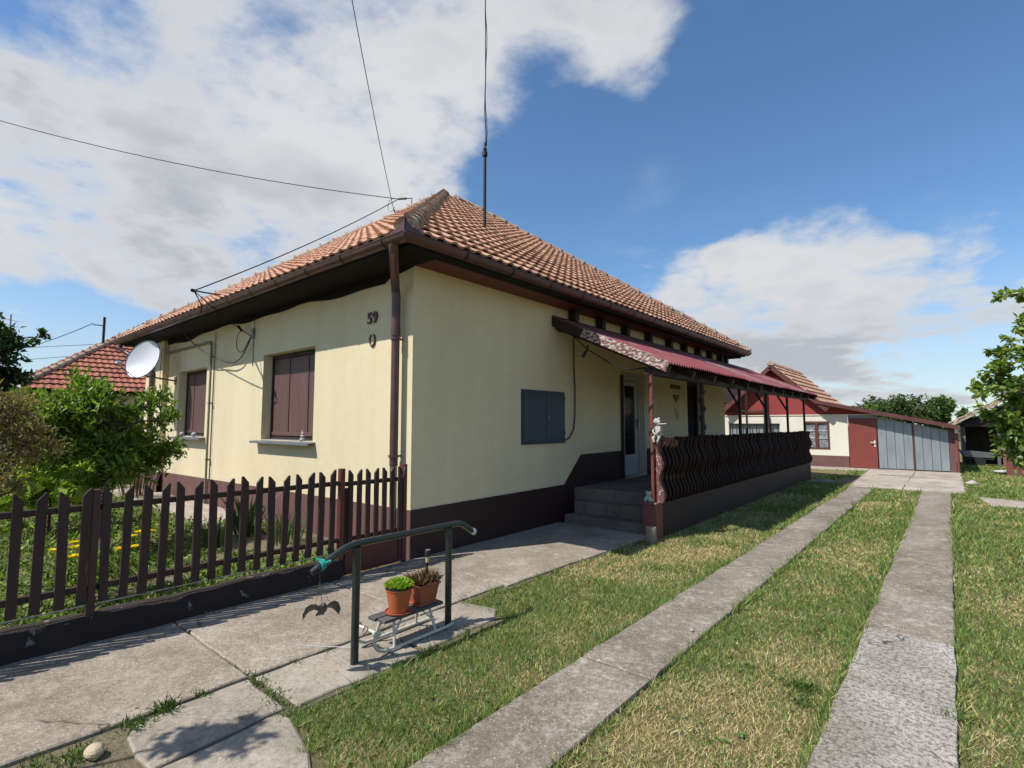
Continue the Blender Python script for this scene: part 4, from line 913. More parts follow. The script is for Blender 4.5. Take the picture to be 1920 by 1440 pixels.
# ================================================================== HANDRAIL, SLED, POTS, BIRD
HX = 1.82
def handrail():
    h = thing('handrail', 'dark green tubular steel handrail standing beside the path', 'handrail', (HX, -1.49, .02))
    for y in (-1.913, -1.075):
        b = MB(); b.tube([(HX, y, -.02), (HX, y, .775)], .0265, 14); p = b.build('post', MT['railpaint'], h, 50)
    pts = [(HX, -2.20, .690), (HX, -2.02, .775), (HX, -1.985, .787), (HX, -1.95, .793), (HX, -1.90, .797), (HX, -1.0, .797), (HX, -.955, .793), (HX, -.925, .783), (HX, -.80, .705)]
    b = MB(); b.tube(pts, .0235, 14); r = b.build('rail', MT['railpaint'], h, 50)
    b = MB(); b.tube([(HX, -.815, .714), (HX, -.785, .696)], .0255, 12); b.build('end_cap', MT['dish'], h, 50)
    b = MB(); b.tube([(HX, -2.195, .69), (HX, -2.235, .672)], [.027, .021], 10); b.build('end_wrap', MT['cable'], h, 50)
    b = MB()
    for k in range(3): b.tube([(HX+.029*math.cos(t), -2.175+.01*k-.004*math.sin(t), .703+.029*math.sin(t)+.004*k) for t in np.linspace(0, 6.28, 12)], .006, 5)
    b.tube([(HX+.02, -2.16, .72), (HX+.05, -2.13, .735)], .008, 5).tube([(HX-.0, -2.17, .735), (HX-.03, -2.19, .745)], .008, 5); b.build('tie', MT['teal'], h, 60)
    # hanging bird
    c = Vector((HX, -2.155, .435)); bd = thing('bird_ornament', 'black bird ornament with spread wings hanging on a thread', 'ornament', c)
    ax = Vector((math.sin(YAW+.5), -math.cos(YAW+.5), 0))      # faces about the path
    sx = Vector((0,0,1)).cross(ax).normalized()
    b = MB(); P = lambda f, s, u: c+(ax*f+sx*s+Vector((0,0,u)))*.85
    b.tube([P(.078, 0, .036), P(.058, 0, .040), P(.04, 0, .034), P(.0, 0, .0), P(-.05, 0, -.03), P(-.085, 0, -.055)], [.003, .017, .018, .030, .020, .006], 10)
    for k in (-1, 0, 1): b.tube([P(-.06, 0, -.035), P(-.105, k*.024, -.075)], [.014, .008], 6)
    b.build('body', MT['bird'], bd, 60)
    for s in (-1, 1):
        b = MB(); top = [P(.03, s*.015, .02), P(.04, s*.05, .052), P(.03, s*.085, .055), P(.01, s*.115, .030), P(-.01, s*.135, -.02)]
        bot = [P(-.04, s*.015, -.02), P(-.06, s*.05, -.012), P(-.07, s*.08, -.022), P(-.065, s*.105, -.045), P(-.05, s*.13, -.075)]
        vs = top+bot+[q-Vector((0,0,.005)) for q in top+bot]; fs = []
        for i in range(4): fs += [(i, i+1, 6+i, 5+i), (10+i, 15+i, 16+i, 11+i), (i, 10+i, 11+i, i+1), (5+i, 6+i, 16+i, 15+i)]
        fs += [(0, 5, 15, 10), (4, 14, 19, 9)]
        b.add(vs, fs); b.build('wing', MT['bird'], bd)
    b = MB(); b.tube([P(0, 0, .015), (HX, -2.185, .69)], .0018, 4).tube([P(.01, .05, .04), (HX, -2.18, .60)], .0014, 4).tube([P(.01, -.05, .04), (HX, -2.18, .60)], .0014, 4); b.build('thread', MT['iron'], bd)
def sled():
    s = thing('sled', 'old cream tubular metal sled with weathered grey plank seat', 'sled', (1.745, -1.42, .02))
    X = (1.63, 1.86)
    for x in X:
        b = MB(); pts = [(x, -1.06, .045), (x, -1.12, .037), (x, -1.62, .037), (x, -1.70, .040), (x, -1.755, .062), (x, -1.785, .10), (x, -1.785, .145), (x, -1.765, .178)]
        b.tube(pts, .0125, 8); b.build('runner', MT['sledtube'], s, 60)
        for y0, y1 in ((-1.62, -1.595), (-1.24, -1.265)):
            xs = 1.745+(x-1.745)*.62
            b = MB(); b.tube([(x, y0, .045), (xs, y1, .205)], .0105, 8); b.build('leg', MT['sledtube'], s, 60)
            b = MB(); b.tube([(x+(xs-x)*.4, y0+.005, .11), (xs, y1+.07*(1 if y0 < -1.4 else -1), .205)], .007, 6); b.build('brace', MT['sledtube'], s, 60)
    b = MB(); b.tube([(X[0], -1.765, .175), (X[1], -1.765, .175)], .011, 8); b.build('front_bar', MT['sledtube'], s, 60)
    for x in X:
        b = MB(); b.tube([(x-.02, -1.772, .166), (x+.02, -1.762, .184)], .021, 8); b.build('bar_cap', MT['sledtube'], s, 60)
    b = MB(); b.tube([(1.745+.022*math.cos(t), -1.785+.012*math.sin(t), .175+.022*math.sin(t)) for t in np.linspace(0, 6.28, 14)], .004, 5); b.build('pull_ring', MT['iron'], s, 60)
    for i, (x0, x1) in enumerate(((1.655, 1.738), (1.752, 1.835))):
        b = MB(); b.box(x0, x1, -1.70+.015*i, -1.15+.01*i, .205, .228); b.build('seat_plank', MT['greywood'], s, bev=.004)
    b = MB(); b.tube([(1.62, -1.80, .035), (1.45, -1.93, .034), (1.30, -2.02, .034)], .0026, 4); o = b.build('pull_cord', MT['dish'], s)
def leaf_cards(P, D, ln, wd, cols, up=.5, curl=.15):
    """diamond leaves: P base points, D directions; returns verts, tris, colours"""
    n = len(P); D = D/np.maximum(1e-6, np.linalg.norm(D, axis=1, keepdims=True))
    rv = RNG.normal(size=(n, 3)); rv[:, 2] += up*0
    S = np.cross(D, np.array([0, 0, 1.0])[None]*(1-.0)+rv*.55); S /= np.maximum(1e-6, np.linalg.norm(S, axis=1, keepdims=True))
    Nn = np.cross(S, D); ln = np.broadcast_to(np.asarray(ln, float), (n,))[:, None]; wd = np.broadcast_to(np.asarray(wd, float), (n,))[:, None]
    mid = P+D*ln*.45+Nn*ln*curl*.4
    V = np.stack([P, mid+S*wd*.5+Nn*wd*.12, P+D*ln-Nn*ln*curl*.5, mid-S*wd*.5+Nn*wd*.12], 1).reshape(-1, 3)
    i = np.arange(n)*4; Fc = np.stack([np.stack([i, i+1, i+2], 1), np.stack([i, i+2, i+3], 1)], 1).reshape(-1, 3)
    return V, Fc, np.repeat(cols, 4, 0)
def colmix(n, pal, var=.18):
    pal = np.array(pal); t = RNG.random(n)*(len(pal)-1); i = np.minimum(t.astype(int), len(pal)-2); f = (t-i)[:, None]
    return np.clip((pal[i]*(1-f)+pal[i+1]*f)*(1+RNG.normal(0, var, (n, 1))), .003, 1)
def pots():
    c = Vector((1.765, -1.515, .229)); t = thing('flower_pot', 'round orange plastic flower pot with bright green stonecrop on sled', 'flower pot', c)
    b = MB(); b.lathe([(.066, .012), (.078, .08), (.094, .165), (.098, .168), (.099, .186), (.092, .187), (.088, .168), (.08, .16)], c, 24); b.build('pot_body', MT['terracotta'], t, 35)
    b = MB(); b.lathe([(.097, .176), (.1005, .178), (.1005, .187), (.093, .1885)], c, 24); b.build('rim_band', MT['cable'], t, 35)
    b = MB(); b.lathe([(.085, .0), (.098, .006), (.101, .016), (.096, .016), (.09, .008)], c, 24); b.build('saucer', MT['terra2'], t, 35)
    n = 1700; a = RNG.random(n)*6.283; r = .096*np.sqrt(RNG.random(n)); P = np.stack([c.x+r*np.cos(a), c.y+r*np.sin(a), c.z+.18+.045*(1-(r/.1)**2)*RNG.random(n)+.01], 1)
    D = np.stack([np.cos(a)*r*8, np.sin(a)*r*8, np.ones(n)], 1)+RNG.normal(0, .5, (n, 3))
    cl = colmix(n, [(.16, .30, .03), (.28, .44, .05), (.40, .52, .06)]); ye = RNG.random(n) < .05; cl[ye] = (.7, .55, .03)
    V, Fc, cc = leaf_cards(P, D, RNG.uniform(.016, .03, n), .010, cl)
    o = bpy.data.objects.new('stonecrop', np_mesh('stonecrop', V-np.array(c), Fc, MT['leafd'], cc)); link(o, t)
    c = Vector((1.735, -1.262, .229)); t = thing('flower_pot', 'square brown plastic pot with dried plant on sled', 'flower pot', c)
    def ring(hx, hy, z): return [(c.x-hx, c.y-hy, c.z+z), (c.x+hx, c.y-hy, c.z+z), (c.x+hx, c.y+hy, c.z+z), (c.x-hx, c.y+hy, c.z+z)]
    b = MB(); rs = [ring(.062, .078, .012), ring(.080, .098, .135), ring(.089, .107, .137), ring(.090, .108, .155), ring(.080, .098, .156), ring(.076, .094, .135)]
    b.add(sum(rs, []), [(3,2,1,0)]+[(i*4+k, i*4+(k+1) % 4, (i+1)*4+(k+1) % 4, (i+1)*4+k) for i in range(5) for k in range(4)]+[(20,21,22,23)]); b.build('pot_body', MT['terra2'], t, bev=.006)
    b = MB(); b.box(c.x-.075, c.x+.075, c.y-.092, c.y+.092, c.z, c.z+.014); b.build('saucer', MT['terra2'], t, bev=.004)
    b = MB(); b.box(c.x-.075, c.x+.075, c.y-.093, c.y+.093, c.z+.136, c.z+.146); b.build('potting_soil', MT['pot_soil'], t)
    n = 520; P = np.stack([c.x+RNG.uniform(-.07, .07, n), c.y+RNG.uniform(-.09, .09, n), np.full(n, c.z+.145)], 1); D = RNG.normal(0, .45, (n, 3)); D[:, 2] = 1
    D[:, 0] += (P[:, 0]-c.x)*5; D[:, 1] += (P[:, 1]-c.y)*5
    V, Fc, cc = leaf_cards(P, D, RNG.uniform(.05, .115, n), .008, colmix(n, [(.10, .06, .04), (.25, .15, .09), (.42, .27, .17)]))
    o = bpy.data.objects.new('dried_plant', np_mesh('dried_plant', V-np.array(c), Fc, MT['leafd'], cc)); link(o, t)
    p = Vector((1.715, -1.215, c.z+.13)); l = thing('garden_light', 'small solar garden light stuck in the square pot', 'garden light', p); d = Vector((.05, .02, 1)).normalized()
    b = MB(); b.tube([p, p+d*.16], .0085, 8); b.build('stake', MT['cable'], l, 50)
    b = MB(); b.tube([p+d*.16, p+d*.205], [.011, .017], 12); b.build('lens', MT['yellow'], l, 50)
    b = MB(); b.tube([p+d*.205, p+d*.25, p+d*.255], [.022, .024, .021], 14); b.build('cap', MT['cable'], l, 50)
    b = MB(); b.tube([p+d*.2555, p+d*.2565], .019, 12); b.build('solar_cell', MT['sill'], l)
handrail(); sled(); pots()
def stone(name, c, r, sq, mat, label, seed):
    rs = random.Random(seed); b = MB(); blob(b, c, r, 14, sq)
    for i, v in enumerate(b.v):
        k = 1+.16*math.sin(v.x*23+seed)+.13*math.sin(v.y*31+seed*2)+.1*math.cos(v.z*37+seed); b.v[i] = Vector(c)+(v-Vector(c))*k
    o = b.build(name, mat, None, loc=(c[0], c[1], c[2]-r*sq[2]*.7)); tag(o, label, 'stone'); return o
stone('stone', (1.70, -3.26, .03), .05, (1.2, 1.0, .85), MT['rock'], 'pale yellow stone lying in the gap beside the path slabs', 3)
stone('stone', (5.27, 14.26, .05), .10, (1.3, 1.0, .75), MT['stonew'], 'pale block of stone on the grass beside the drive', 5)
stone('stone', (3.34, .02, .042), .016, (1.2, 1, .8), MT['stonew'], 'tiny white pebble on the edge of the drive strip', 8)
def bowl():
    c = Vector((6.07, 18.6, 0)); t = thing('feeding_bowl', 'white and black feeding bowl on the far grass', 'bowl', c)
    b = MB(); b.lathe([(.10, 0), (.15, .03), (.17, .09)], c, 18); b.build('base', MT['cable'], t, 40)
    b = MB(); b.lathe([(.17, .09), (.175, .13), (.165, .13), (.14, .07)], c, 18); b.build('rim', MT['dish'], t, 40)
bowl()

# ================================================================== OUTBUILDING WITH GARAGE DOORS
GY = 18.3
def outbuilding():
    t = thing('outbuilding', 'low red and white outbuilding with garage doors at the end of the drive', 'outbuilding', (1.5, GY, 0))
    zl = lambda x: 2.42-.2345*(x-1.2)                # underside of the lean-to roof
    zg = lambda x: 3.86-.93*abs(x+.36)               # gable roof line
    wins = [(.65, 1.5, .66, 1.70), (-2.1, -.18, .98, 1.62)]
    b = MB(); wall_holes(b, -4.2, 2.08, .44, 1.92, wins, lambda u, z: (u, GY, z), (0,1,0), .2); b.build('front_wall', MT['whitewall'], t)
    b = MB(); b.box(-4.2, 2.08, GY-.02, GY+.1, 0, .44); b.build('plinth', MT['plinth'], t); 
    b = MB(); b.prism([(-4.2, 1.955), (4.9, 1.955-.0), (4.9, 1.56), (2.96, 1.80), (2.96, 1.955), (2.96, 1.99), (1.2, 2.40), (-.36, 3.82), (-1.92, 2.40), (-4.2, 1.98)][:1]+[(2.94, 1.955), (1.2, 2.40), (-.36, 3.82), (-1.92, 2.42), (-4.2, 2.42)], (0, GY-.001, 0), (1,0,0), (0,0,1), (0, .1, 0)); b.build('gable', MT['redwall'], t)
    b = MB(); b.box(-4.2, 2.96, GY-.03, GY+.05, 1.921, 1.954); b.build('white_band', MT['whitewall'], t)
    b = MB(); b.box(2.09, 2.96, GY-.012, GY+.05, 1.80, 1.92); b.build('lintel', MT['sill'], t)
    b = MB(); b.box(2.10, 2.93, GY-.03, GY+.03, .04, 1.80); d = b.build('door', MT['reddoor'], t, bev=.006)
    b = MB(); b.box(2.84, 2.89, GY-.045, GY-.03, .80, 1.02).tube([(2.865, GY-.04, .95), (2.865, GY-.09, .95), (2.74, GY-.09, .95)], .014, 6); b.build('handle', MT['dish'], d, 50)
    # two leaves of standing seam sheet
    for x0, x1 in ((2.96, 3.925), (3.965, 4.86)):
        n = 4; w = (x1-x0)/n; bb = MB(); bb.prism([(x0, .05), (x1, .05), (x1, zl(x1)-.165), (x0, min(1.88, zl(x0)-.165))], (0, GY+.012, 0), (1,0,0), (0,0,1), (0, .03, 0)); lf = bb.build('garage_door', MT['zinc'], t)
        for i in range(n):
            a, c = x0+i*w+.012, x0+(i+1)*w-.006
            bb = MB(); bb.prism([(a, .06), (c, .06), (c, zl(c)-.18), (a, min(1.87, zl(a)-.18))], (0, GY-.014, 0), (1,0,0), (0,0,1), (0, .024, 0)); bb.build('door_panel', MT['zinc'], lf, bev=.006)
    b = MB(); b.box(3.928, 3.962, GY-.035, GY+.03, .03, zl(3.945)-.15); b.build('centre_post', MT['brownfascia'], t)
    b = MB(); b.box(4.865, 5.02, GY-.02, GY+.1, 0, zl(4.95)-.1); b.build('corner_post', MT['plinth'], t)
    b = MB(); b.tube([(5.06, GY-.08, 1.42), (5.06, GY-.08, 1.30)], .045, 10); b.build('pipe_collar', MT['dish'], t, 50)
    b = MB(); b.tube([(5.06, GY-.08, 1.30), (5.07, GY-.08, .0)], .04, 10); b.build('downpipe', MT['post'], t, 50)
    # roofs
    b = MB(); b.prism([(1.15, zl(1.15)), (5.14, zl(5.14)), (5.14, zl(5.14)+.05), (1.15, zl(1.15)+.05)], (0, GY-.36, 0), (1,0,0), (0,0,1), (0, 6.2, 0)); b.build('lean_to_roof', MT['barrel'], t)
    b = MB(); b.prism([(1.12, zl(1.12)-.075), (5.16, zl(5.16)-.075), (5.16, zl(5.16)+.055), (1.12, zl(1.12)+.06)], (0, GY-.395, 0), (1,0,0), (0,0,1), (0, .034, 0)); b.build('fascia', MT['brownfascia'], t)
    b = MB(); b.box(4.98, 5.02, GY+.11, GY+5.8, 0, 1.45).box(-4.2, 5.0, GY+5.7, GY+5.8, 0, 1.45); b.build('rear_wall', MT['whitewall'], t)
    for s in (-1, 1):
        e = (-.36+s*1.85)
        b = MB(); b.prism([(-.36, 3.86), (e, 3.86-.93*1.85), (e, 3.92-.93*1.85), (-.36, 3.93)], (0, GY-.32, 0), (1,0,0), (0,0,1), (0, 5.6, 0)); rf = b.build('gable_roof', MT['subroof'], t)
        b = MB(); b.beam((-.36, GY-.34, 3.83), (e+s*.02, GY-.34, 3.84-.93*1.87), .03, .15); b.build('barge_board', MT['brownfascia'], rf)
        if s > 0:
            tm = tile_mesh('outbuilding_tile', MT['tile']); an = math.atan(.93); u = Vector((0,1,0)); v = Vector((-math.cos(an),0,math.sin(an))); w = Vector((math.sin(an),0,math.cos(an)))
            q = Matrix((u, v, w)).transposed().to_quaternion(); o = Vector((e+.04, GY-.30, 3.92-.93*1.88))
            for j in range(8):
                for i in range(27): inst('tile', tm, rf, o+u*(i*.2)+v*(j*.325)+w*random.uniform(0, .006), q)
            rm = ridge_mesh('outbuilding_ridge', MT['ridge']); 
            for i in range(15): inst('ridge_tile', rm, rf, (-.36, GY-.32+i*.365, 3.93))
    b = MB(); b.box(-4.2, -2.25, GY-.3, GY+5.6, 2.43, 2.49); b.build('low_roof', MT['brownfascia'], t)
    b = MB(); b.box(-4.2, -1.35, GY+.12, GY+.16, 2.40, 3.25); b.build('dark_infill_panel', MT['dark'], t)  # added dark panel, hides the bright sky gap below the veranda roof
    # windows
    a, c, z0, z1 = wins[0]; b = MB(); b.box(a+.002, c-.002, GY+.12, GY+.13, z0, z1); w = b.build('window', MT['lace'], t)
    b = MB(); y0, y1 = GY-.01, GY+.06; b.box(a+.001, a+.07, y0, y1, z0, z1).box(c-.07, c-.001, y0, y1, z0, z1).box(a+.07, c-.07, y0, y1, z0, z0+.07).box(a+.07, c-.07, y0, y1, z1-.07, z1); m_ = (a+c)/2; b.box(m_-.05, m_+.05, y0, y1, z0+.07, z1-.07); b.build('frame', MT['brownfascia'], w)
    for k in range(2):
        p, q_ = ((a+.07, m_-.05), (m_+.05, c-.07))[k]; b = MB()
        for zz in (.40, .66): b.box(p, q_, GY+.01, GY+.035, z0+(z1-z0)*zz-.012, z0+(z1-z0)*zz+.012)
        b.build('glazing_bar', MT['dish'], w)
        for i, (l0, l1) in enumerate(((.07, .39), (.41, .65), (.67, .93))):
            b = MB(); b.box(p, q_, GY+.04, GY+.045, z0+(z1-z0)*l0, z0+(z1-z0)*l1); gm = b.build('pane', MT['winglass'], w)
    a, c, z0, z1 = wins[1]; b = MB(); b.box(a, c, GY+.1, GY+.11, z0, z1); w = b.build('window', MT['zinc'], t)
    for i in range(8):
        x = a+.06+(c-a-.12)*i/7; b = MB(); b.box(x-.015, x+.015, GY-.03, GY-.01, z0, z1); b.build('window_bar', MT['cable'], w)
    b = MB(); b.box(a, c, GY-.03, GY-.005, z1-.03, z1); b.build('window_bar', MT['cable'], w)
    b = MB(); b.tube([(-2.2, GY-.08, 2.12), (-.72, GY-.08, 2.12), (-.58, GY-.08, 2.05), (-.54, GY-.08, 1.9), (-.50, GY-.08, .44)], .03, 8); b.build('pipe', MT['dark'], t, 50)
    # chimney cowl
    v = thing('vent_cowl', 'white vent cowl on a dark pipe before the outbuilding gable', 'vent', (-.66, 18.12, 0)); p = Vector((-.66, 18.12, 0))
    b = MB(); b.tube([p+Vector((0,0,.0)), p+Vector((0,0,3.35))], .04, 10); b.build('pipe', MT['cable'], v, 50)
    b = MB(); b.lathe([(.10, 3.33), (.13, 3.36), (.12, 3.48), (.04, 3.51)], p, 14); b.build('cap', MT['dish'], v, 50)
m_, nt_, N_, L_, B_ = newmat('window_glass'); B_.inputs['Roughness'].default_value = .05; B_.inputs['Transmission Weight'].default_value = .85; B_.inputs['IOR'].default_value = 1.45; B_.inputs['Base Color'].default_value = (.8, .82, .82, 1); MT['winglass'] = m_
outbuilding()

# ================================================================== SHED, CART, LOW FENCE
def shed():
    t = thing('open_shed', 'dark open fronted shed with old tiled roof beyond the garage', 'shed', (6.8, 25, 0))
    y0, y1 = 23.2, 27.0
    b = MB(); b.box(5.25, 5.35, y0+.3, y1, 0, 1.62).box(9.9, 10, y0+.3, y1, 0, 3.4).box(5.3, 10, y1-.1, y1, 0, 1.9); b.build('shed_wall', MT['barrel'], t)
    b = MB(); b.prism([(5.35, 1.60), (9.9, 1.60), (9.9, 3.5), (9.3, 3.5), (5.35, 1.72)], (0, y1-.05, 0), (1,0,0), (0,0,1), (0, .04, 0)); b.build('back_gable', MT['barrel'], t)
    b = MB(); b.prism([(4.95, 1.50), (7.4, 3.0), (7.4, 3.10), (4.95, 1.60)], (0, y0-.4, 0), (1,0,0), (0,0,1), (0, y1-y0+.5, 0)); rf = b.build('shed_roof', MT['ridge'], t)
    b = MB(); b.prism([(7.4, 3.0), (10.2, 1.5), (10.2, 1.6), (7.4, 3.10)], (0, y0-.4, 0), (1,0,0), (0,0,1), (0, y1-y0+.5, 0)); b.build('shed_roof', MT['ridge'], t)
    tm = tile_mesh('shed_tile', MT['ridge']); an = math.atan(1.5/2.45); u = Vector((0,-1,0)); v = Vector((math.cos(an),0,math.sin(an))); w = Vector((-math.sin(an),0,math.cos(an))); q = Matrix((u, v, w)).transposed().to_quaternion()
    for j in range(8):
        for i in range(21): inst('tile', tm, rf, Vector((4.92, y1, 1.59))+u*(i*.2)+v*(j*.34)+w*random.uniform(0, .01), q)
    b = MB(); b.box(5.2, 10, y0-.1, y0+.02, 1.5, 1.64); b.build('eave_beam', MT['dark'], t)
    b = MB(); b.prism([(5.3, 1.64), (9.6, 1.64), (7.4, 2.92)], (0, y0-.02, 0), (1,0,0), (0,0,1), (0, .04, 0)); b.build('front_gable', MT['dark'], t)
    for x in (5.3, 7.0, 8.6): MB().box(x-.06, x+.06, y0-.06, y0+.06, 0, 1.5).build('shed_post', MT['barrel'], t)
    c = thing('garden_cart', 'grey metal box cart parked in the mouth of the open shed', 'cart', (5.75, 22.9, 0)); x, y = 5.72, 22.7
    b = MB(); b.prism([(-.45, .28), (.38, .26), (.55, .62), (.5, .62), (.34, .32), (-.42, .34), (-.62, .74), (-.68, .74)], (x, y, 0), (1,0,0), (0,0,1), (0, .6, 0)).prism([(-.45, .29), (.38, .27), (.46, .50), (-.56, .58)], (x, y, 0), (1,0,0), (0,0,1), (0, .02, 0)).prism([(-.45, .29), (.38, .27), (.46, .50), (-.56, .58)], (x, y+.58, 0), (1,0,0), (0,0,1), (0, .02, 0)); b.build('tub', MT['metal'], c)
    for yy in (y-.04, y+.64): MB().tube([(x, yy-.03, .17), (x, yy+.03, .17)], .17, 16).build('wheel', MT['cable'], c, 40)
    MB().tube([(x, y-.04, .17), (x, y+.64, .17)], .02, 6).build('axle', MT['iron'], c)
    MB().tube([(x+.5, y+.3, .5), (x+.95, y+.3, .46)], .02, 6).build('handle', MT['iron'], c)
    b = MB(); b.box(x-.3, x-.25, y+.25, y+.3, 0, .3); b.build('stand', MT['iron'], c)
    p = thing('leaning_boards', 'pale weathered boards leaning beside the open shed', 'boards', (6.15, 22.8, 0))
    for i in range(3): MB().beam((6.25+.16*i, 22.6+.1*i, .0), (6.32+.14*i, 22.95, 1.5-.15*i), .09, .03, (0,1,0)).build('board', MT['peel'] if i == 1 else MT['greywood'], p)
    f = thing('low_picket_fence', 'short stretch of low reddish brown picket fence under the pear tree', 'fence', (6.8, 18.2, 0))
    for i in range(12):
        MB().box(6.18+i*.24, 6.18+i*.24+(.15 if i == 0 else .11), 18.2, 18.24, .03, (.74 if i == 0 else .62)+random.uniform(-.03, .03)).build('picket', MT['post'], f)
    for z in (.22, .48): MB().box(6.18, 9.0, 18.245, 18.285, z, z+.06).build('fence_rail', MT['post'], f)
shed()

# ================================================================== THE NEIGHBOUR'S HOUSE
def neighbour():
    n = thing('neighbour_house', 'neighbouring house with bright orange red tiled hipped roof behind the shrubs', 'house', (-23, 4, 0))
    x0, x1, y0, y1, z = -28.2, -18.0, -1.6, 10.6, 2.76
    rf, A, B2 = tiled_hip_roof(n, x0, x1, y0, y1, z, MT['nroof'], MT['ridge'], 260, seen=('right',))
    b = MB(); b.box(x0+.5, x1-.5, y0+.5, y1-.5, 0, z-.02); b.build('wall', MT['whitewall'], n)
    b = MB(); b.box(x0, x1, y0, y1, z-.12, z-.03); b.build('eaves', MT['soffit2'], n)
    b = MB(); b.box(x1-.51, x1-.46, 1.0, 2.3, 1.0, 2.2); w = b.build('window', MT['glass'], n)
    MB().box(x1-.47, x1-.42, .9, 2.4, .92, 1.0).build('sill', MT['white'], w)
    c = (x0+x1)/2
    p = atX(138, 676, -20.6); p.z = z+(x1-p.x)*TAN
    b = MB(); p = Vector((-20.2, y0+2.6, 0)); p = A.lerp(Vector((x1, y0, z)), .47); b.tube([p-Vector((0,0,.2)), p+Vector((0,0,1.15))], .045, 8).tube([p+Vector((0,0,.8)), p+Vector((.0,-.35,.8))], .02, 5)
    tag(b.build('roof_pole', MT['cable'], None, 60, loc=p), 'short black cable pole standing on the neighbouring roof hip', 'pole')
    q = A.lerp(Vector((x0, y0, z)), .25); q = Vector((-27, -1.0, 3.3))
    b = MB(); b.tube([q, q+Vector((0,0,3.2))], .03, 6)
    for k in range(4): b.tube([q+Vector((-.3, .3, 2.2+.25*k)), q+Vector((.3, -.3, 2.2+.25*k))], .012, 4)
    tag(b.build('aerial_mast', MT['metal'], None, 60, loc=q), 'thin grey aerial mast on the far neighbouring roof', 'mast')
    def wire(a, c_, s, nm, lab):
        a = Vector(a); c_ = Vector(c_); pts = [a.lerp(c_, t)-Vector((0,0,s*4*t*(1-t))) for t in np.linspace(0, 1, 12)]
        tag(MB().tube(pts, .014, 4).build('overhead_wire', MT['cable'], None, 60), lab, 'wire')
    top = p+Vector((0,0,.85))
    wire(top+Vector((0,-.35,0)), CAM+ray(-60, 672)*24, .25, 'w', 'sagging black wire from the roof pole towards the dark tree')
    wire(CAM+ray(186, 645)*27, CAM+ray(-40, 655)*27, .02, 'w', 'upper thin grey wire behind the neighbouring roof')
    wire(CAM+ray(130, 668)*29, CAM+ray(-40, 680)*29, .02, 'w', 'lower thin grey wire behind the neighbouring roof')
    C = Vector((-17.45, -1.75, 2.55)); nn = Vector((.55, -.75, .25)).normalized(); sd = nn.cross(Vector((0,0,1))).normalized(); up = sd.cross(nn)
    d = thing('satellite_dish', 'smaller grey white satellite dish at the neighbouring house corner', 'satellite dish', C)
    vs = []; fs = []; seg = 24
    for r in (0, .35, .7, 1.0):
        for k in range(seg): a = 2*math.pi*k/seg; vs.append(C+sd*(.37*r*math.cos(a))+up*(.43*r*math.sin(a))+nn*(.08*r*r))
    for i in range(3):
        for k in range(seg): fs.append((i*seg+k, i*seg+(k+1) % seg, (i+1)*seg+(k+1) % seg, (i+1)*seg+k))
    MB().add(vs, fs).build('reflector', MT['dish'], d, 60)
    MB().tube([C-nn*.02, C-nn*.25, Vector((-18.5, -1.1, 2.3))], .025, 6).build('mount', MT['metal'], d, 60)
    MB().tube([C-up*.4, C+nn*.42-up*.25], .012, 5).build('feed_arm', MT['metal'], d, 60)
neighbour()

# ================================================================== VEGETATION
def np_obj(name, V, Fc, cc, mat, parent=None, loc=(0,0,0)):
    org = ORG[parent.name] if parent else Vector(loc)
    me = np_mesh(name, V-np.array(org)[None], Fc, mat, cc); o = bpy.data.objects.new(name, me); link(o, parent)
    if not parent: o.location = org
    return o
def tree(name, label, cat, base, forks, clusters, n_leaf, ln, wd, pal, mat='leaf', tr=.06, up=.3, droop=0.0, group=None, twigs=True, spread=1.0, limb=.42, crown_name='crown', outw=.5):
    """forks: points where limbs leave the trunk; clusters: (centre, radius xyz)"""
    base = Vector(base); t = thing(name, label, cat, base, group); b = MB()
    tp = [base+Vector((0,0,-.05))]+[Vector(f) for f in forks]; k = len(tp)
    b.tube(tp, [tr*(1-.55*i/max(1, k-1)) for i in range(k)], 8)
    P = []; Dd = []
    cl = [(Vector(c), Vector(r)) for c, r in clusters]; tot = sum(r.x*r.y+r.y*r.z+r.x*r.z for c, r in cl)
    cen = sum((c for c, r in cl), Vector())/len(cl)
    for c, r in cl:
        src = min(tp[1:], key=lambda q: (q-c).length+(.6*max(0, q.z-c.z))) if len(tp) > 1 else tp[-1]
        mid = src.lerp(c, .55)+Vector((random.uniform(-.1, .1)*r.x, random.uniform(-.1, .1)*r.y, .12*(c-src).length*(1-droop)))
        L0 = tr*limb; b.tube([src, mid, c, c+(c-src).normalized()*r.x*.6], [L0, L0*.6, L0*.35, L0*.12], 6)
        m = int(n_leaf*(r.x*r.y+r.y*r.z+r.x*r.z)/tot); nt = max(3, m//22)
        for _ in range(nt):
            u = RNG.normal(size=3); u /= np.linalg.norm(u); rad = RNG.random()**.45
            e = np.array(c)+u*np.array(r)*rad*(.75+.5*RNG.random()); s = np.array(c)+u*np.array(r)*rad*.25
            if twigs: b.tube([Vector(s), Vector((s+e)/2)+Vector((0,0,.04*r.x)), Vector(e)], [L0*.22, L0*.14, .0015+L0*.04], 4, False)
            kk = m//nt; f = RNG.random(kk)**.6; q = s[None]+(e-s)[None]*f[:, None]*1.12+RNG.normal(0, .13*spread, (kk, 3))*np.array(r)[None]
            P.append(q); d = RNG.normal(size=(kk, 3))*.8+u[None]*outw; d[:, 2] += up-droop; Dd.append(d)
    P = np.concatenate(P); Dd = np.concatenate(Dd); n = len(P)
    V, Fc, cc = leaf_cards(P, Dd, ln*RNG.uniform(.45, 1.3, n), wd*RNG.uniform(.6, 1.25, n), colmix(n, pal))
    b.build('trunk', MT['bark'], t, 60); np_obj(crown_name, V, Fc, cc, MT[mat], t); return t
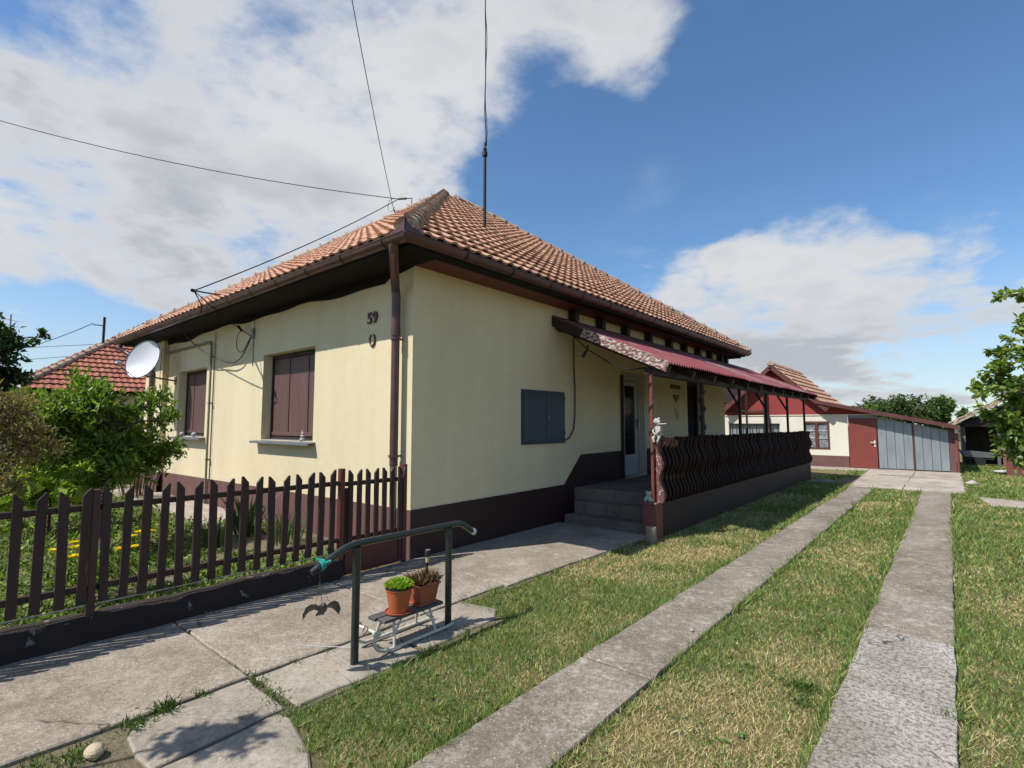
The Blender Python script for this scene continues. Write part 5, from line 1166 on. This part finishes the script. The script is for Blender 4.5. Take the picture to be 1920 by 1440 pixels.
def E(c, r, n, rr, seed=0, flat=.0):       # clusters spread through an ellipsoid
    rs = np.random.default_rng(seed); out = []
    for _ in range(n):
        u = rs.normal(size=3); u /= np.linalg.norm(u); k = rs.random()**.5
        k2 = rr*rs.uniform(.75, 1.3); out.append((Vector(c)+Vector((u*np.array(r)*k).tolist()), (k2, k2, k2*.8)))
    return out
LG = [(.065, .12, .018), (.115, .19, .028), (.18, .27, .042), (.26, .34, .065)]
DG = [(.018, .040, .012), (.03, .065, .016), (.05, .10, .022)]
def vegetation():
    tree('ornamental_tree', 'small round leafy tree standing in the front garden behind the picket fence', 'tree', gnd(192, 1045, .03), [(-2.98, -2.28, .5), (-3.0, -2.27, .95), (-3.0, -2.27, 1.25), (-3.02, -2.25, 1.5)],
         E((-3.14, -2.34, 1.44), (.68, .72, .58), 36, .28, 1)+E((-3.2, -2.34, 1.86), (.6, .66, .18), 12, .2, 4), 14000, .105, .036, LG, tr=.05, up=.45)
    # olive brown shrub at the fence corner with bare stems
    tree('brown_shrub', 'half dry olive brown shrub leaning over the end of the picket fence', 'shrub', (-.95, -3.62, .03), [(-.97, -3.55, .5), (-1.05, -3.50, .9)],
         E((-1.35, -3.32, 1.5), (.30, .30, .34), 12, .22, 2)+E((-1.0, -3.42, 1.1), (.2, .18, .2), 5, .16, 3), 4200, .05, .016, [(.14, .115, .045), (.23, .19, .08), (.34, .28, .13), (.26, .16, .09)], 'leafd', tr=.03, up=.5)
    tree('broadleaf_plant', 'lime green broad leaved plant beside the ornamental tree', 'plant', (-4.9, -2.5, .03), [(-4.9, -2.5, .4), (-4.9, -2.5, .7)],
         E((-4.9, -2.45, .78), (.75, .5, .5), 16, .30, 5), 800, .20, .13, [(.13, .22, .03), (.24, .34, .05), (.36, .44, .07)], 'leafd', tr=.025, up=.4, twigs=False)
    tree('dark_tree', 'large dark green broadleaf tree at the edge of the neighbouring house', 'tree', (-15.6, -3.3, 0), [(-15.6, -3.3, 1.5), (-15.6, -3.3, 2.6), (-15.5, -3.2, 3.4)],
         E((-15.5, -3.0, 3.45), (1.5, 1.2, 1.45), 36, .55, 6)+[((-14.35, -1.55, 4.0), (.3, .3, .2))], 9500, .20, .10, DG, tr=.16, up=.1, limb=.2)
    tree('hedge_shrub', 'dense dark shrub filling the garden side by the far wall end', 'shrub', (-8.6, -2.6, .03), [(-8.6, -2.6, .5), (-8.6, -2.6, .9)], E((-8.6, -2.4, .85), (1.0, 1.0, .6), 20, .4, 7), 4200, .12, .05, DG, tr=.05)
    tree('hedge_shrub', 'tall dull shrub growing before the neighbouring eaves', 'shrub', (-13.2, -2.6, .03), [(-13.2, -2.6, .7), (-13.2, -2.5, 1.3)], E((-13.2, -1.9, 1.4), (1.2, 1.7, .9), 22, .5, 8), 4200, .16, .07, [(.05, .06, .02), (.09, .10, .03), (.13, .13, .05)], tr=.07)
    # pear tree on the right, trunk outside the frame
    px = Vector((6.35, 4.25, 0)); W = lambda x, y, t: CAM+ray(x, y)*t
    cl = [(W(1880, 700, 5.9), (.24, .26, .2)), (W(1905, 790, 5.9), (.28, .3, .24)), (W(1950, 720, 6.1), (.34, .34, .32)), (W(1860, 780, 6.0), (.16, .18, .16)), (W(1850, 735, 5.8), (.12, .14, .10)), (W(1900, 845, 6.0), (.2, .2, .14)),
          (W(2000, 800, 6.2), (.4, .4, .36)), (W(2040, 660, 6.3), (.4, .4, .4)), (W(1960, 600, 6.0), (.2, .24, .18)), (W(1925, 650, 5.9), (.16, .2, .14)), (W(2100, 560, 6.4), (.5, .5, .5)),
          (W(1895, 640, 5.8), (.10, .10, .05)), (W(1885, 553, 5.0), (.12, .13, .03)), (W(1925, 556, 5.05), (.14, .14, .05)), (W(1990, 560, 5.3), (.2, .2, .12)), (W(1822, 728, 5.9), (.09, .06, .03)), (W(1890, 670, 5.8), (.2, .2, .16)), (W(1900, 745, 5.9), (.26, .26, .2)), (W(1885, 810, 5.9), (.2, .2, .16)), (W(1912, 850, 5.9), (.22, .2, .16)), (W(1915, 610, 5.8), (.16, .16, .1)), (W(1870, 725, 5.85), (.16, .16, .12))]
    tree('pear_tree', 'pear tree with glossy leaves reaching in over the right lawn', 'tree', px, [px+Vector((0,0,.9)), px+Vector((-.05,0,1.6)), px+Vector((-.1,-.05,2.4)), px+Vector((-.1,-.05,3.0))], cl, 5600, .085, .05,
         [(.065, .12, .022), (.12, .20, .032), (.20, .28, .055), (.33, .34, .08)], tr=.07, up=-.1, spread=.8, limb=.16)
    # trees beyond the yard
    FG = [(.05, .085, .028), (.075, .12, .035), (.105, .155, .045)]
    far = [(1.2, 71, 3.0, (3.6, 3.5, 1.5), 'broad round crowned tree beyond the garage roof', FG), (4.0, 72, 2.8, (2.6, 2.6, 1.9), 'lighter green domed tree rising above the garage eave', [(.06, .11, .03), (.09, .15, .04), (.13, .19, .05)]), (-2.9, 84, 3.6, (3.6, 3.4, 1.6), 'hazy grey green tree half hidden by the garage roof', [(.10, .13, .08), (.14, .17, .10)]),
           (7.4, 78, 1.8, (1.7, 1.7, 1.2), 'small dark tree right of the domed trees', FG), (10.4, 80, 1.4, (2.2, 2.0, 1.0), 'low pale tree near the far pole', [(.10, .13, .05), (.16, .18, .07)]), (13.2, 92, 1.9, (2.6, 2.6, 1.4), 'bare grey brown tree far behind the shed', [(.18, .16, .13), (.24, .21, .17)])]
    for i, (x, y, z, r, lab, pal) in enumerate(far):
        tree('field_tree', lab, 'tree', (x, y, 0), [(x, y, z*.4), (x, y, z*.8), (x, y, z)], E((x, y, z), r, 46, r[0]*.26, 20+i), 9000, .30, .20, pal, 'leafd', tr=.25, up=.1, group='trees beyond the yard', twigs=False)
    tree('hedge', 'long low hedge of bushes closing the far end of the yard', 'hedge', (9, 60, 0), [(9, 60, .5), (9, 60, 1.0)], [((4+i*1.7, 58+(i % 3), .6+.25*math.sin(i*1.7)), (1.3, 1.2, .75)) for i in range(34)], 12000, .26, .17, [(.06, .085, .03), (.10, .13, .04), (.15, .17, .06)], 'leafd', tr=.12, twigs=False)
    tree('yard_bush', 'dark bush in the shade beside the open shed', 'bush', (7.6, 22.2, 0), [(7.6, 22.2, .5), (7.6, 22.2, 1.0)], E((7.6, 22.2, .9), (1.1, .9, .8), 16, .45, 31), 2600, .14, .08, DG, tr=.05, twigs=False)
    tree('lawn_tree', 'leafy fruit tree behind the pear on the right lawn', 'tree', (9.6, 15.5, 0), [(9.6, 15.5, .9), (9.6, 15.5, 1.7)], E((9.6, 15.5, 2.5), (1.9, 1.9, 1.2), 22, .6, 33), 3600, .16, .09, LG[:3], tr=.12, twigs=False)
    c = W(1632, 763, 30)
    tree('sapling', 'small bright sapling tip showing over the garage roof', 'tree', (c.x, c.y, 0), [(c.x, c.y, 1.2), (c.x, c.y, c.z-.3)], [(c, (.35, .35, .25))], 160, .16, .09, LG, tr=.05)
    p = Vector((9.0, 76, 0)); b = MB(); b.tube([p, p+Vector((0,0,4.2))], .16, 8).tube([p+Vector((-1, 0, 3.4)), p+Vector((1, 0, 3.4))], .07, 6); tag(b.build('utility_pole', MT['iron'], None, 50, loc=p), 'dark utility pole with a crossarm far beyond the yard', 'pole')
    # young tree outside the frame that throws its shadow on the near slabs
    tree('young_tree', 'thin young tree beside the path near the street', 'tree', (1.15, -4.55, 0), [(1.15, -4.55, .8), (1.17, -4.53, 1.5), (1.18, -4.5, 2.2)], E((1.2, -4.5, 2.4), (.22, .25, .40), 9, .15, 40), 700, .07, .04, LG, tr=.02)
    # irises along the wall foot
    def sword(name, lab, c, n, h, w, pal, spread, grp=None, mat='leafd'):
        c = Vector(c); a = RNG.random(n)*6.283; rr = spread*np.sqrt(RNG.random(n)); P = np.stack([c.x+rr*np.cos(a), c.y+rr*np.sin(a), np.full(n, c.z)], 1)
        L = h*RNG.uniform(.6, 1.1, n); lean = np.stack([np.cos(a), np.sin(a), np.zeros(n)], 1)*RNG.uniform(.05, .42, n)[:, None]+RNG.normal(0, .08, (n, 3)); lean[:, 2] = 0
        S = np.stack([-np.sin(a+.6), np.cos(a+.6), np.zeros(n)], 1)*w*.5; m = P+lean*L[:, None]*.35; m[:, 2] += L*.55; t_ = P+lean*L[:, None]*1.1; t_[:, 2] += L*.95
        V = np.stack([P-S*.8, P+S*.8, m+S, m-S, t_], 1).reshape(-1, 3); i = np.arange(n)*5
        Fc = np.concatenate([np.stack([i, i+1, i+2], 1), np.stack([i, i+2, i+3], 1), np.stack([i+3, i+2, i+4], 1)])
        o = np_obj(name, V, Fc, np.repeat(colmix(n, pal), 5, 0), MT[mat], None, c); tag(o, lab, 'plant', grp); return o
    IR = [(.035, .07, .02), (.07, .12, .04), (.13, .17, .08)]
    sword('iris_clump', 'tall iris clump with sword leaves beside the sunny plinth', (-2.75, -.70, .03), 70, .62, .03, IR, .16)
    sword('iris_clump', 'iris clump growing between the gate and the plinth', (-1.95, -.55, .03), 46, .45, .024, IR, .22)
    sword('iris_clump', 'low iris clump in the middle of the flower bed', (-2.4, -1.25, .03), 40, .40, .024, IR, .2)
    sword('reddish_stems', 'dark upright reddish stems before the far plinth', (-8.3, -.62, .03), 60, .85, .02, [(.05, .03, .03), (.10, .05, .045), (.08, .09, .04)], .30)
    # yellow day flowers
    def flower(lab, c, h, nf):
        c = Vector(c); t = thing('yellow_flower', lab, 'flower', c); b = MB(); heads = []
        for i in range(nf):
            e = c+Vector((random.uniform(-.12, .12), random.uniform(-.12, .12), h*random.uniform(.85, 1.05))); b.tube([c, c.lerp(e, .6)+Vector((.01, 0, .03)), e], .004, 4); heads.append(e)
        b.build('stem', MT['stemg'], t)
        n = 90; P = np.array(c)[None]+RNG.normal(0, .07, (n, 3)); P[:, 2] = c.z+RNG.random(n)*h*.8; D = RNG.normal(size=(n, 3)); D[:, 2] += .3
        V, Fc, cc = leaf_cards(P, D, .09, .025, colmix(n, LG)); np_obj('leaves', V, Fc, cc, MT['leafd'], t)
        for e in heads:
            k = 14; a = np.arange(k)*2.4; D = np.stack([np.cos(a), np.sin(a), .35+.3*RNG.random(k)], 1)
            V, Fc, cc = leaf_cards(np.repeat(np.array(e)[None], k, 0), D, .055, .04, colmix(k, [(.75, .55, .01), (.85, .68, .02)], .08)); np_obj('petals', V, Fc, cc, MT['petal'], t)
    MT['stemg'] = M('stem_green', (.06, .11, .025), None, 9, .7)
    flower('big cluster of bright yellow flowers in the middle of the flower bed', gnd(262, 1062, .03), .36, 7)
    flower('single yellow flower stalk left of the big yellow cluster', gnd(216, 1085, .03), .34, 2)
    flower('yellow flowers behind the ornamental tree trunk', gnd(122, 1105, .03), .40, 3)
    flower('pair of yellow flowers close to the reddish fence post', gnd(155, 1110, .03), .40, 2)
    # ground cover in the garden
    n = 34000; X = -.12-10*RNG.random(n)**1.5; Y = RNG.uniform(-4.6, -.05, n); k = vnoise(X, Y, 1.1, 1)+.35*vnoise(X, Y, 3.3, 2)
    near = X > -.9; keep = ((k > .50) | near) & ~((X < -3.7) & (Y > -.95)) ; X = X[keep]; Y = Y[keep]; m = len(X)
    hgt = np.where(X > -.9, .05, .03+.20*np.clip(vnoise(X, Y, 1.1, 1)-.35, 0, 1)); P = np.stack([X, Y, .03+RNG.random(m)*hgt], 1); D = RNG.normal(size=(m, 3)); D[:, 2] = np.abs(D[:, 2])*.8+.25
    V, Fc, cc = leaf_cards(P, D, RNG.uniform(.03, .085, m), RNG.uniform(.018, .04, m), colmix(m, [(.05, .09, .018), (.10, .17, .03), (.17, .25, .05), (.27, .30, .09)], .25))
    tag(np_obj('ground_cover', V, Fc, cc, MT['leafd']), 'low green ground cover and weeds filling the flower bed', 'ground cover', kind='stuff')
vegetation()

# ---------------- lawn
def lawn():
    def mask(x, y):
        w = .022*np.sin(y*5.1)+.09*(vnoise(x, y, 7, 3)-.5)+.015*np.sin(y*13.7)+.05*(vnoise(x, y, 23, 4)-.5)
        a = (x > np.where(y < -2.50-.19*(x-2.08)+1.6*w, 2.66, np.where(y < -2.42, 2.04, np.where(y < -.66, 2.03, np.where(y < 2.95, 1.50+.045*np.clip(y+.6, 0, 9), 1.755))))+w) & (x < 2.925+w*.45) & (y < 12.4-.3*(x-1.8))
        a |= (x > 1.78) & (x < 2.72) & (y > 12.4) & (y < 17.2) & (vnoise(x, y, 1.5, 4) > .52)
        b = (x > 3.415+w*.45) & (x < 4.335+w*.45) & (y < 11.76)
        c = (x > 4.855+w*.45) & ~((x > 5.3+.11*(11.2-y)) & (x < 6.6) & (y > 9.85) & (y < 11.2)) & ((y < 11.7) | (x > 5.13+w))
        c &= ~((y > GY-.1) & (x < 5.12)) & ~((y > 23) & (x < 10))
        d = (x < 1.68) & (x > 1.62) & (y < -3.2)
        return a | b | c | d
    Vs = []; Cs = []; tot = 0
    def scatter(x0, x1, y0, y1, cell):
        nonlocal tot
        for xa in np.arange(x0, x1, cell):
            for ya in np.arange(y0, y1, cell):
                c = np.array([xa+cell/2, ya+cell/2]); v = Vector((c[0], c[1], 0))-CAM; dist = max(2.0, v.length); ff = v.normalized().dot(FW)
                if ff < .42: continue
                sc = max(1.0, dist/3.2); n = int(15000*cell*cell/sc**2)
                if n < 1: n = 1
                x = xa+RNG.random(n)*cell; y = ya+RNG.random(n)*cell; k = mask(x, y); x = x[k]; y = y[k]; n = len(x)
                if not n: continue
                big = vnoise(x, y, .9, 0); md = vnoise(x, y, 3.1, 1); fi = vnoise(x, y, 9.0, 2); dry = .50*big+.34*md+.16*fi
                dry = np.clip((dry-.36)*3.3, 0, 1); lush = np.where(x > 4.87, .30, 0.)+np.where(y > 5, .12, 0.); dry = np.clip(dry-lush, 0, 1)
                ed = np.minimum(np.abs(x-2.92), np.minimum(np.abs(x-3.42), np.abs(x-4.33))); dry = np.clip(dry-.35*(ed < .09)*(fi > .45), 0, 1)
                isdry = RNG.random(n) < (.13+.70*dry)
                h = np.where(isdry, RNG.uniform(.008, .024, n), RNG.uniform(.011, .033, n)*(1.25-.5*dry)); h *= (.8+.25*sc)
                tall = RNG.random(n) < .012; h = np.where(tall, h*1.9, h)
                e2 = np.minimum(ed, np.minimum(np.abs(x-4.86), np.where(y < -.6, np.abs(x-2.035), np.where(y < 2.9, np.abs(x-1.50-.045*np.clip(y+.6, 0, 9)), .5))))
                e2 = np.minimum(e2, np.where(x < 2.7, np.abs(y+2.50+.19*(x-2.08)), .5)); rim = e2 < .055
                h = np.where(rim & (fi > .38), h*RNG.uniform(1.5, 2.6, n), h); isdry = isdry & ~(rim & (RNG.random(n) < .5))
                a = RNG.random(n)*6.283; lean = h*RNG.uniform(.3, 1.5, n)*np.where(isdry, 1.4, .8); wdt = RNG.uniform(.0018, .0036, n)*sc
                ta = RNG.random(n)*6.283; z0 = 0.0
                bx = np.cos(a)*wdt; by = np.sin(a)*wdt
                V = np.stack([np.stack([x-bx, y-by, np.full(n, -.003)], 1), np.stack([x+bx, y+by, np.full(n, -.003)], 1), np.stack([x+np.cos(ta)*lean, y+np.sin(ta)*lean, h], 1)], 1)
                g = colmix(n, [(.085, .15, .035), (.14, .22, .055), (.21, .29, .085)], .2); s_ = colmix(n, [(.38, .30, .14), (.52, .42, .21), (.64, .53, .29)], .16)
                yl = RNG.random(n) < .16; g[yl] = colmix(int(yl.sum()), [(.27, .29, .08), (.36, .34, .11)], .15)
                Cs.append(np.where(isdry[:, None], s_, g)); Vs.append(V); tot += n
    scatter(1.4, 12, -3.8, 6, .5); scatter(1.4, 16, 6, 30, 1.0)
    V = np.concatenate(Vs).reshape(-1, 3); C = np.repeat(np.concatenate(Cs), 3, 0); Fc = np.arange(len(V)).reshape(-1, 3)
    tag(np_obj('lawn', V, Fc, C, MT['grass']), 'short patchy green and straw coloured lawn around the drive strips', 'lawn', kind='stuff')
    n = 5200; X = RNG.uniform(1.5, 9, n); Y = -3.6+13*RNG.random(n)**1.6; k = mask(X, Y) & (vnoise(X, Y, 2.2, 5) > .55); X = X[k]; Y = Y[k]; c = len(X); rep = 5
    Xc = np.repeat(X, rep)+RNG.normal(0, .012, c*rep); Yc = np.repeat(Y, rep)+RNG.normal(0, .012, c*rep); Pw = np.stack([Xc, Yc, RNG.uniform(.004, .018, c*rep)], 1); Dw = RNG.normal(size=(c*rep, 3)); Dw[:, 2] = .35
    V, Fc, cc = leaf_cards(Pw, Dw, RNG.uniform(.014, .036, c*rep), RNG.uniform(.008, .016, c*rep), colmix(c*rep, [(.06, .115, .03), (.11, .18, .05), (.17, .24, .075)], .2))
    tag(np_obj('lawn_weeds', V, Fc, cc, MT['leafd']), 'small broad leaved weeds and clover scattered through the lawn', 'weeds', kind='stuff')
    # weeds in the slab joints
    P = []; 
    def tuft(x, y, n, r, h): 
        for _ in range(n): P.append((x+random.gauss(0, r), y+random.gauss(0, r*.7), h))
    for x, y, n, r, h in ((1.44, -2.43, 60, .03, .045), (1.60, -2.44, 90, .05, .05), (1.78, -2.44, 90, .05, .045), (1.92, -2.46, 80, .05, .05), (1.30, -2.44, 30, .04, .03), (.95, -2.44, 24, .05, .025), (1.49, -2.72, 60, .03, .06), (1.50, -2.90, 120, .04, .085), (1.56, -3.05, 90, .05, .07), (1.66, -3.30, 120, .06, .06), (1.60, -3.45, 90, .05, .05), (1.49, -2.15, 60, .03, .035), (1.495, -1.95, 40, .04, .03), (1.62, -1.3, 50, .05, .03), (1.72, -1.02, 40, .05, .03), (.12, -1.0, 60, .05, .05), (3.40, -.86, 20, .03, .03), (3.2, -.86, 30, .06, .02), (4.83, -.2, 50, .04, .06), (1.7, 2.55, 60, .06, .05), (4.15, -.35, 110, .05, .075), (4.2, -.55, 60, .05, .06)): tuft(x, y, n, r, h)
    P = np.array(P); n = len(P); D = RNG.normal(0, .7, (n, 3)); D[:, 2] = 1; Q = P.copy(); Q[:, 2] = .012
    V, Fc, cc = leaf_cards(Q, D, P[:, 2]*RNG.uniform(.4, .85, n), .006, colmix(n, [(.04, .09, .016), (.08, .15, .025), (.14, .21, .04)], .2))
    tag(np_obj('joint_weeds', V, Fc, cc, MT['leafd']), 'small green weeds sprouting from the slab joints', 'weeds', kind='stuff')
lawn()
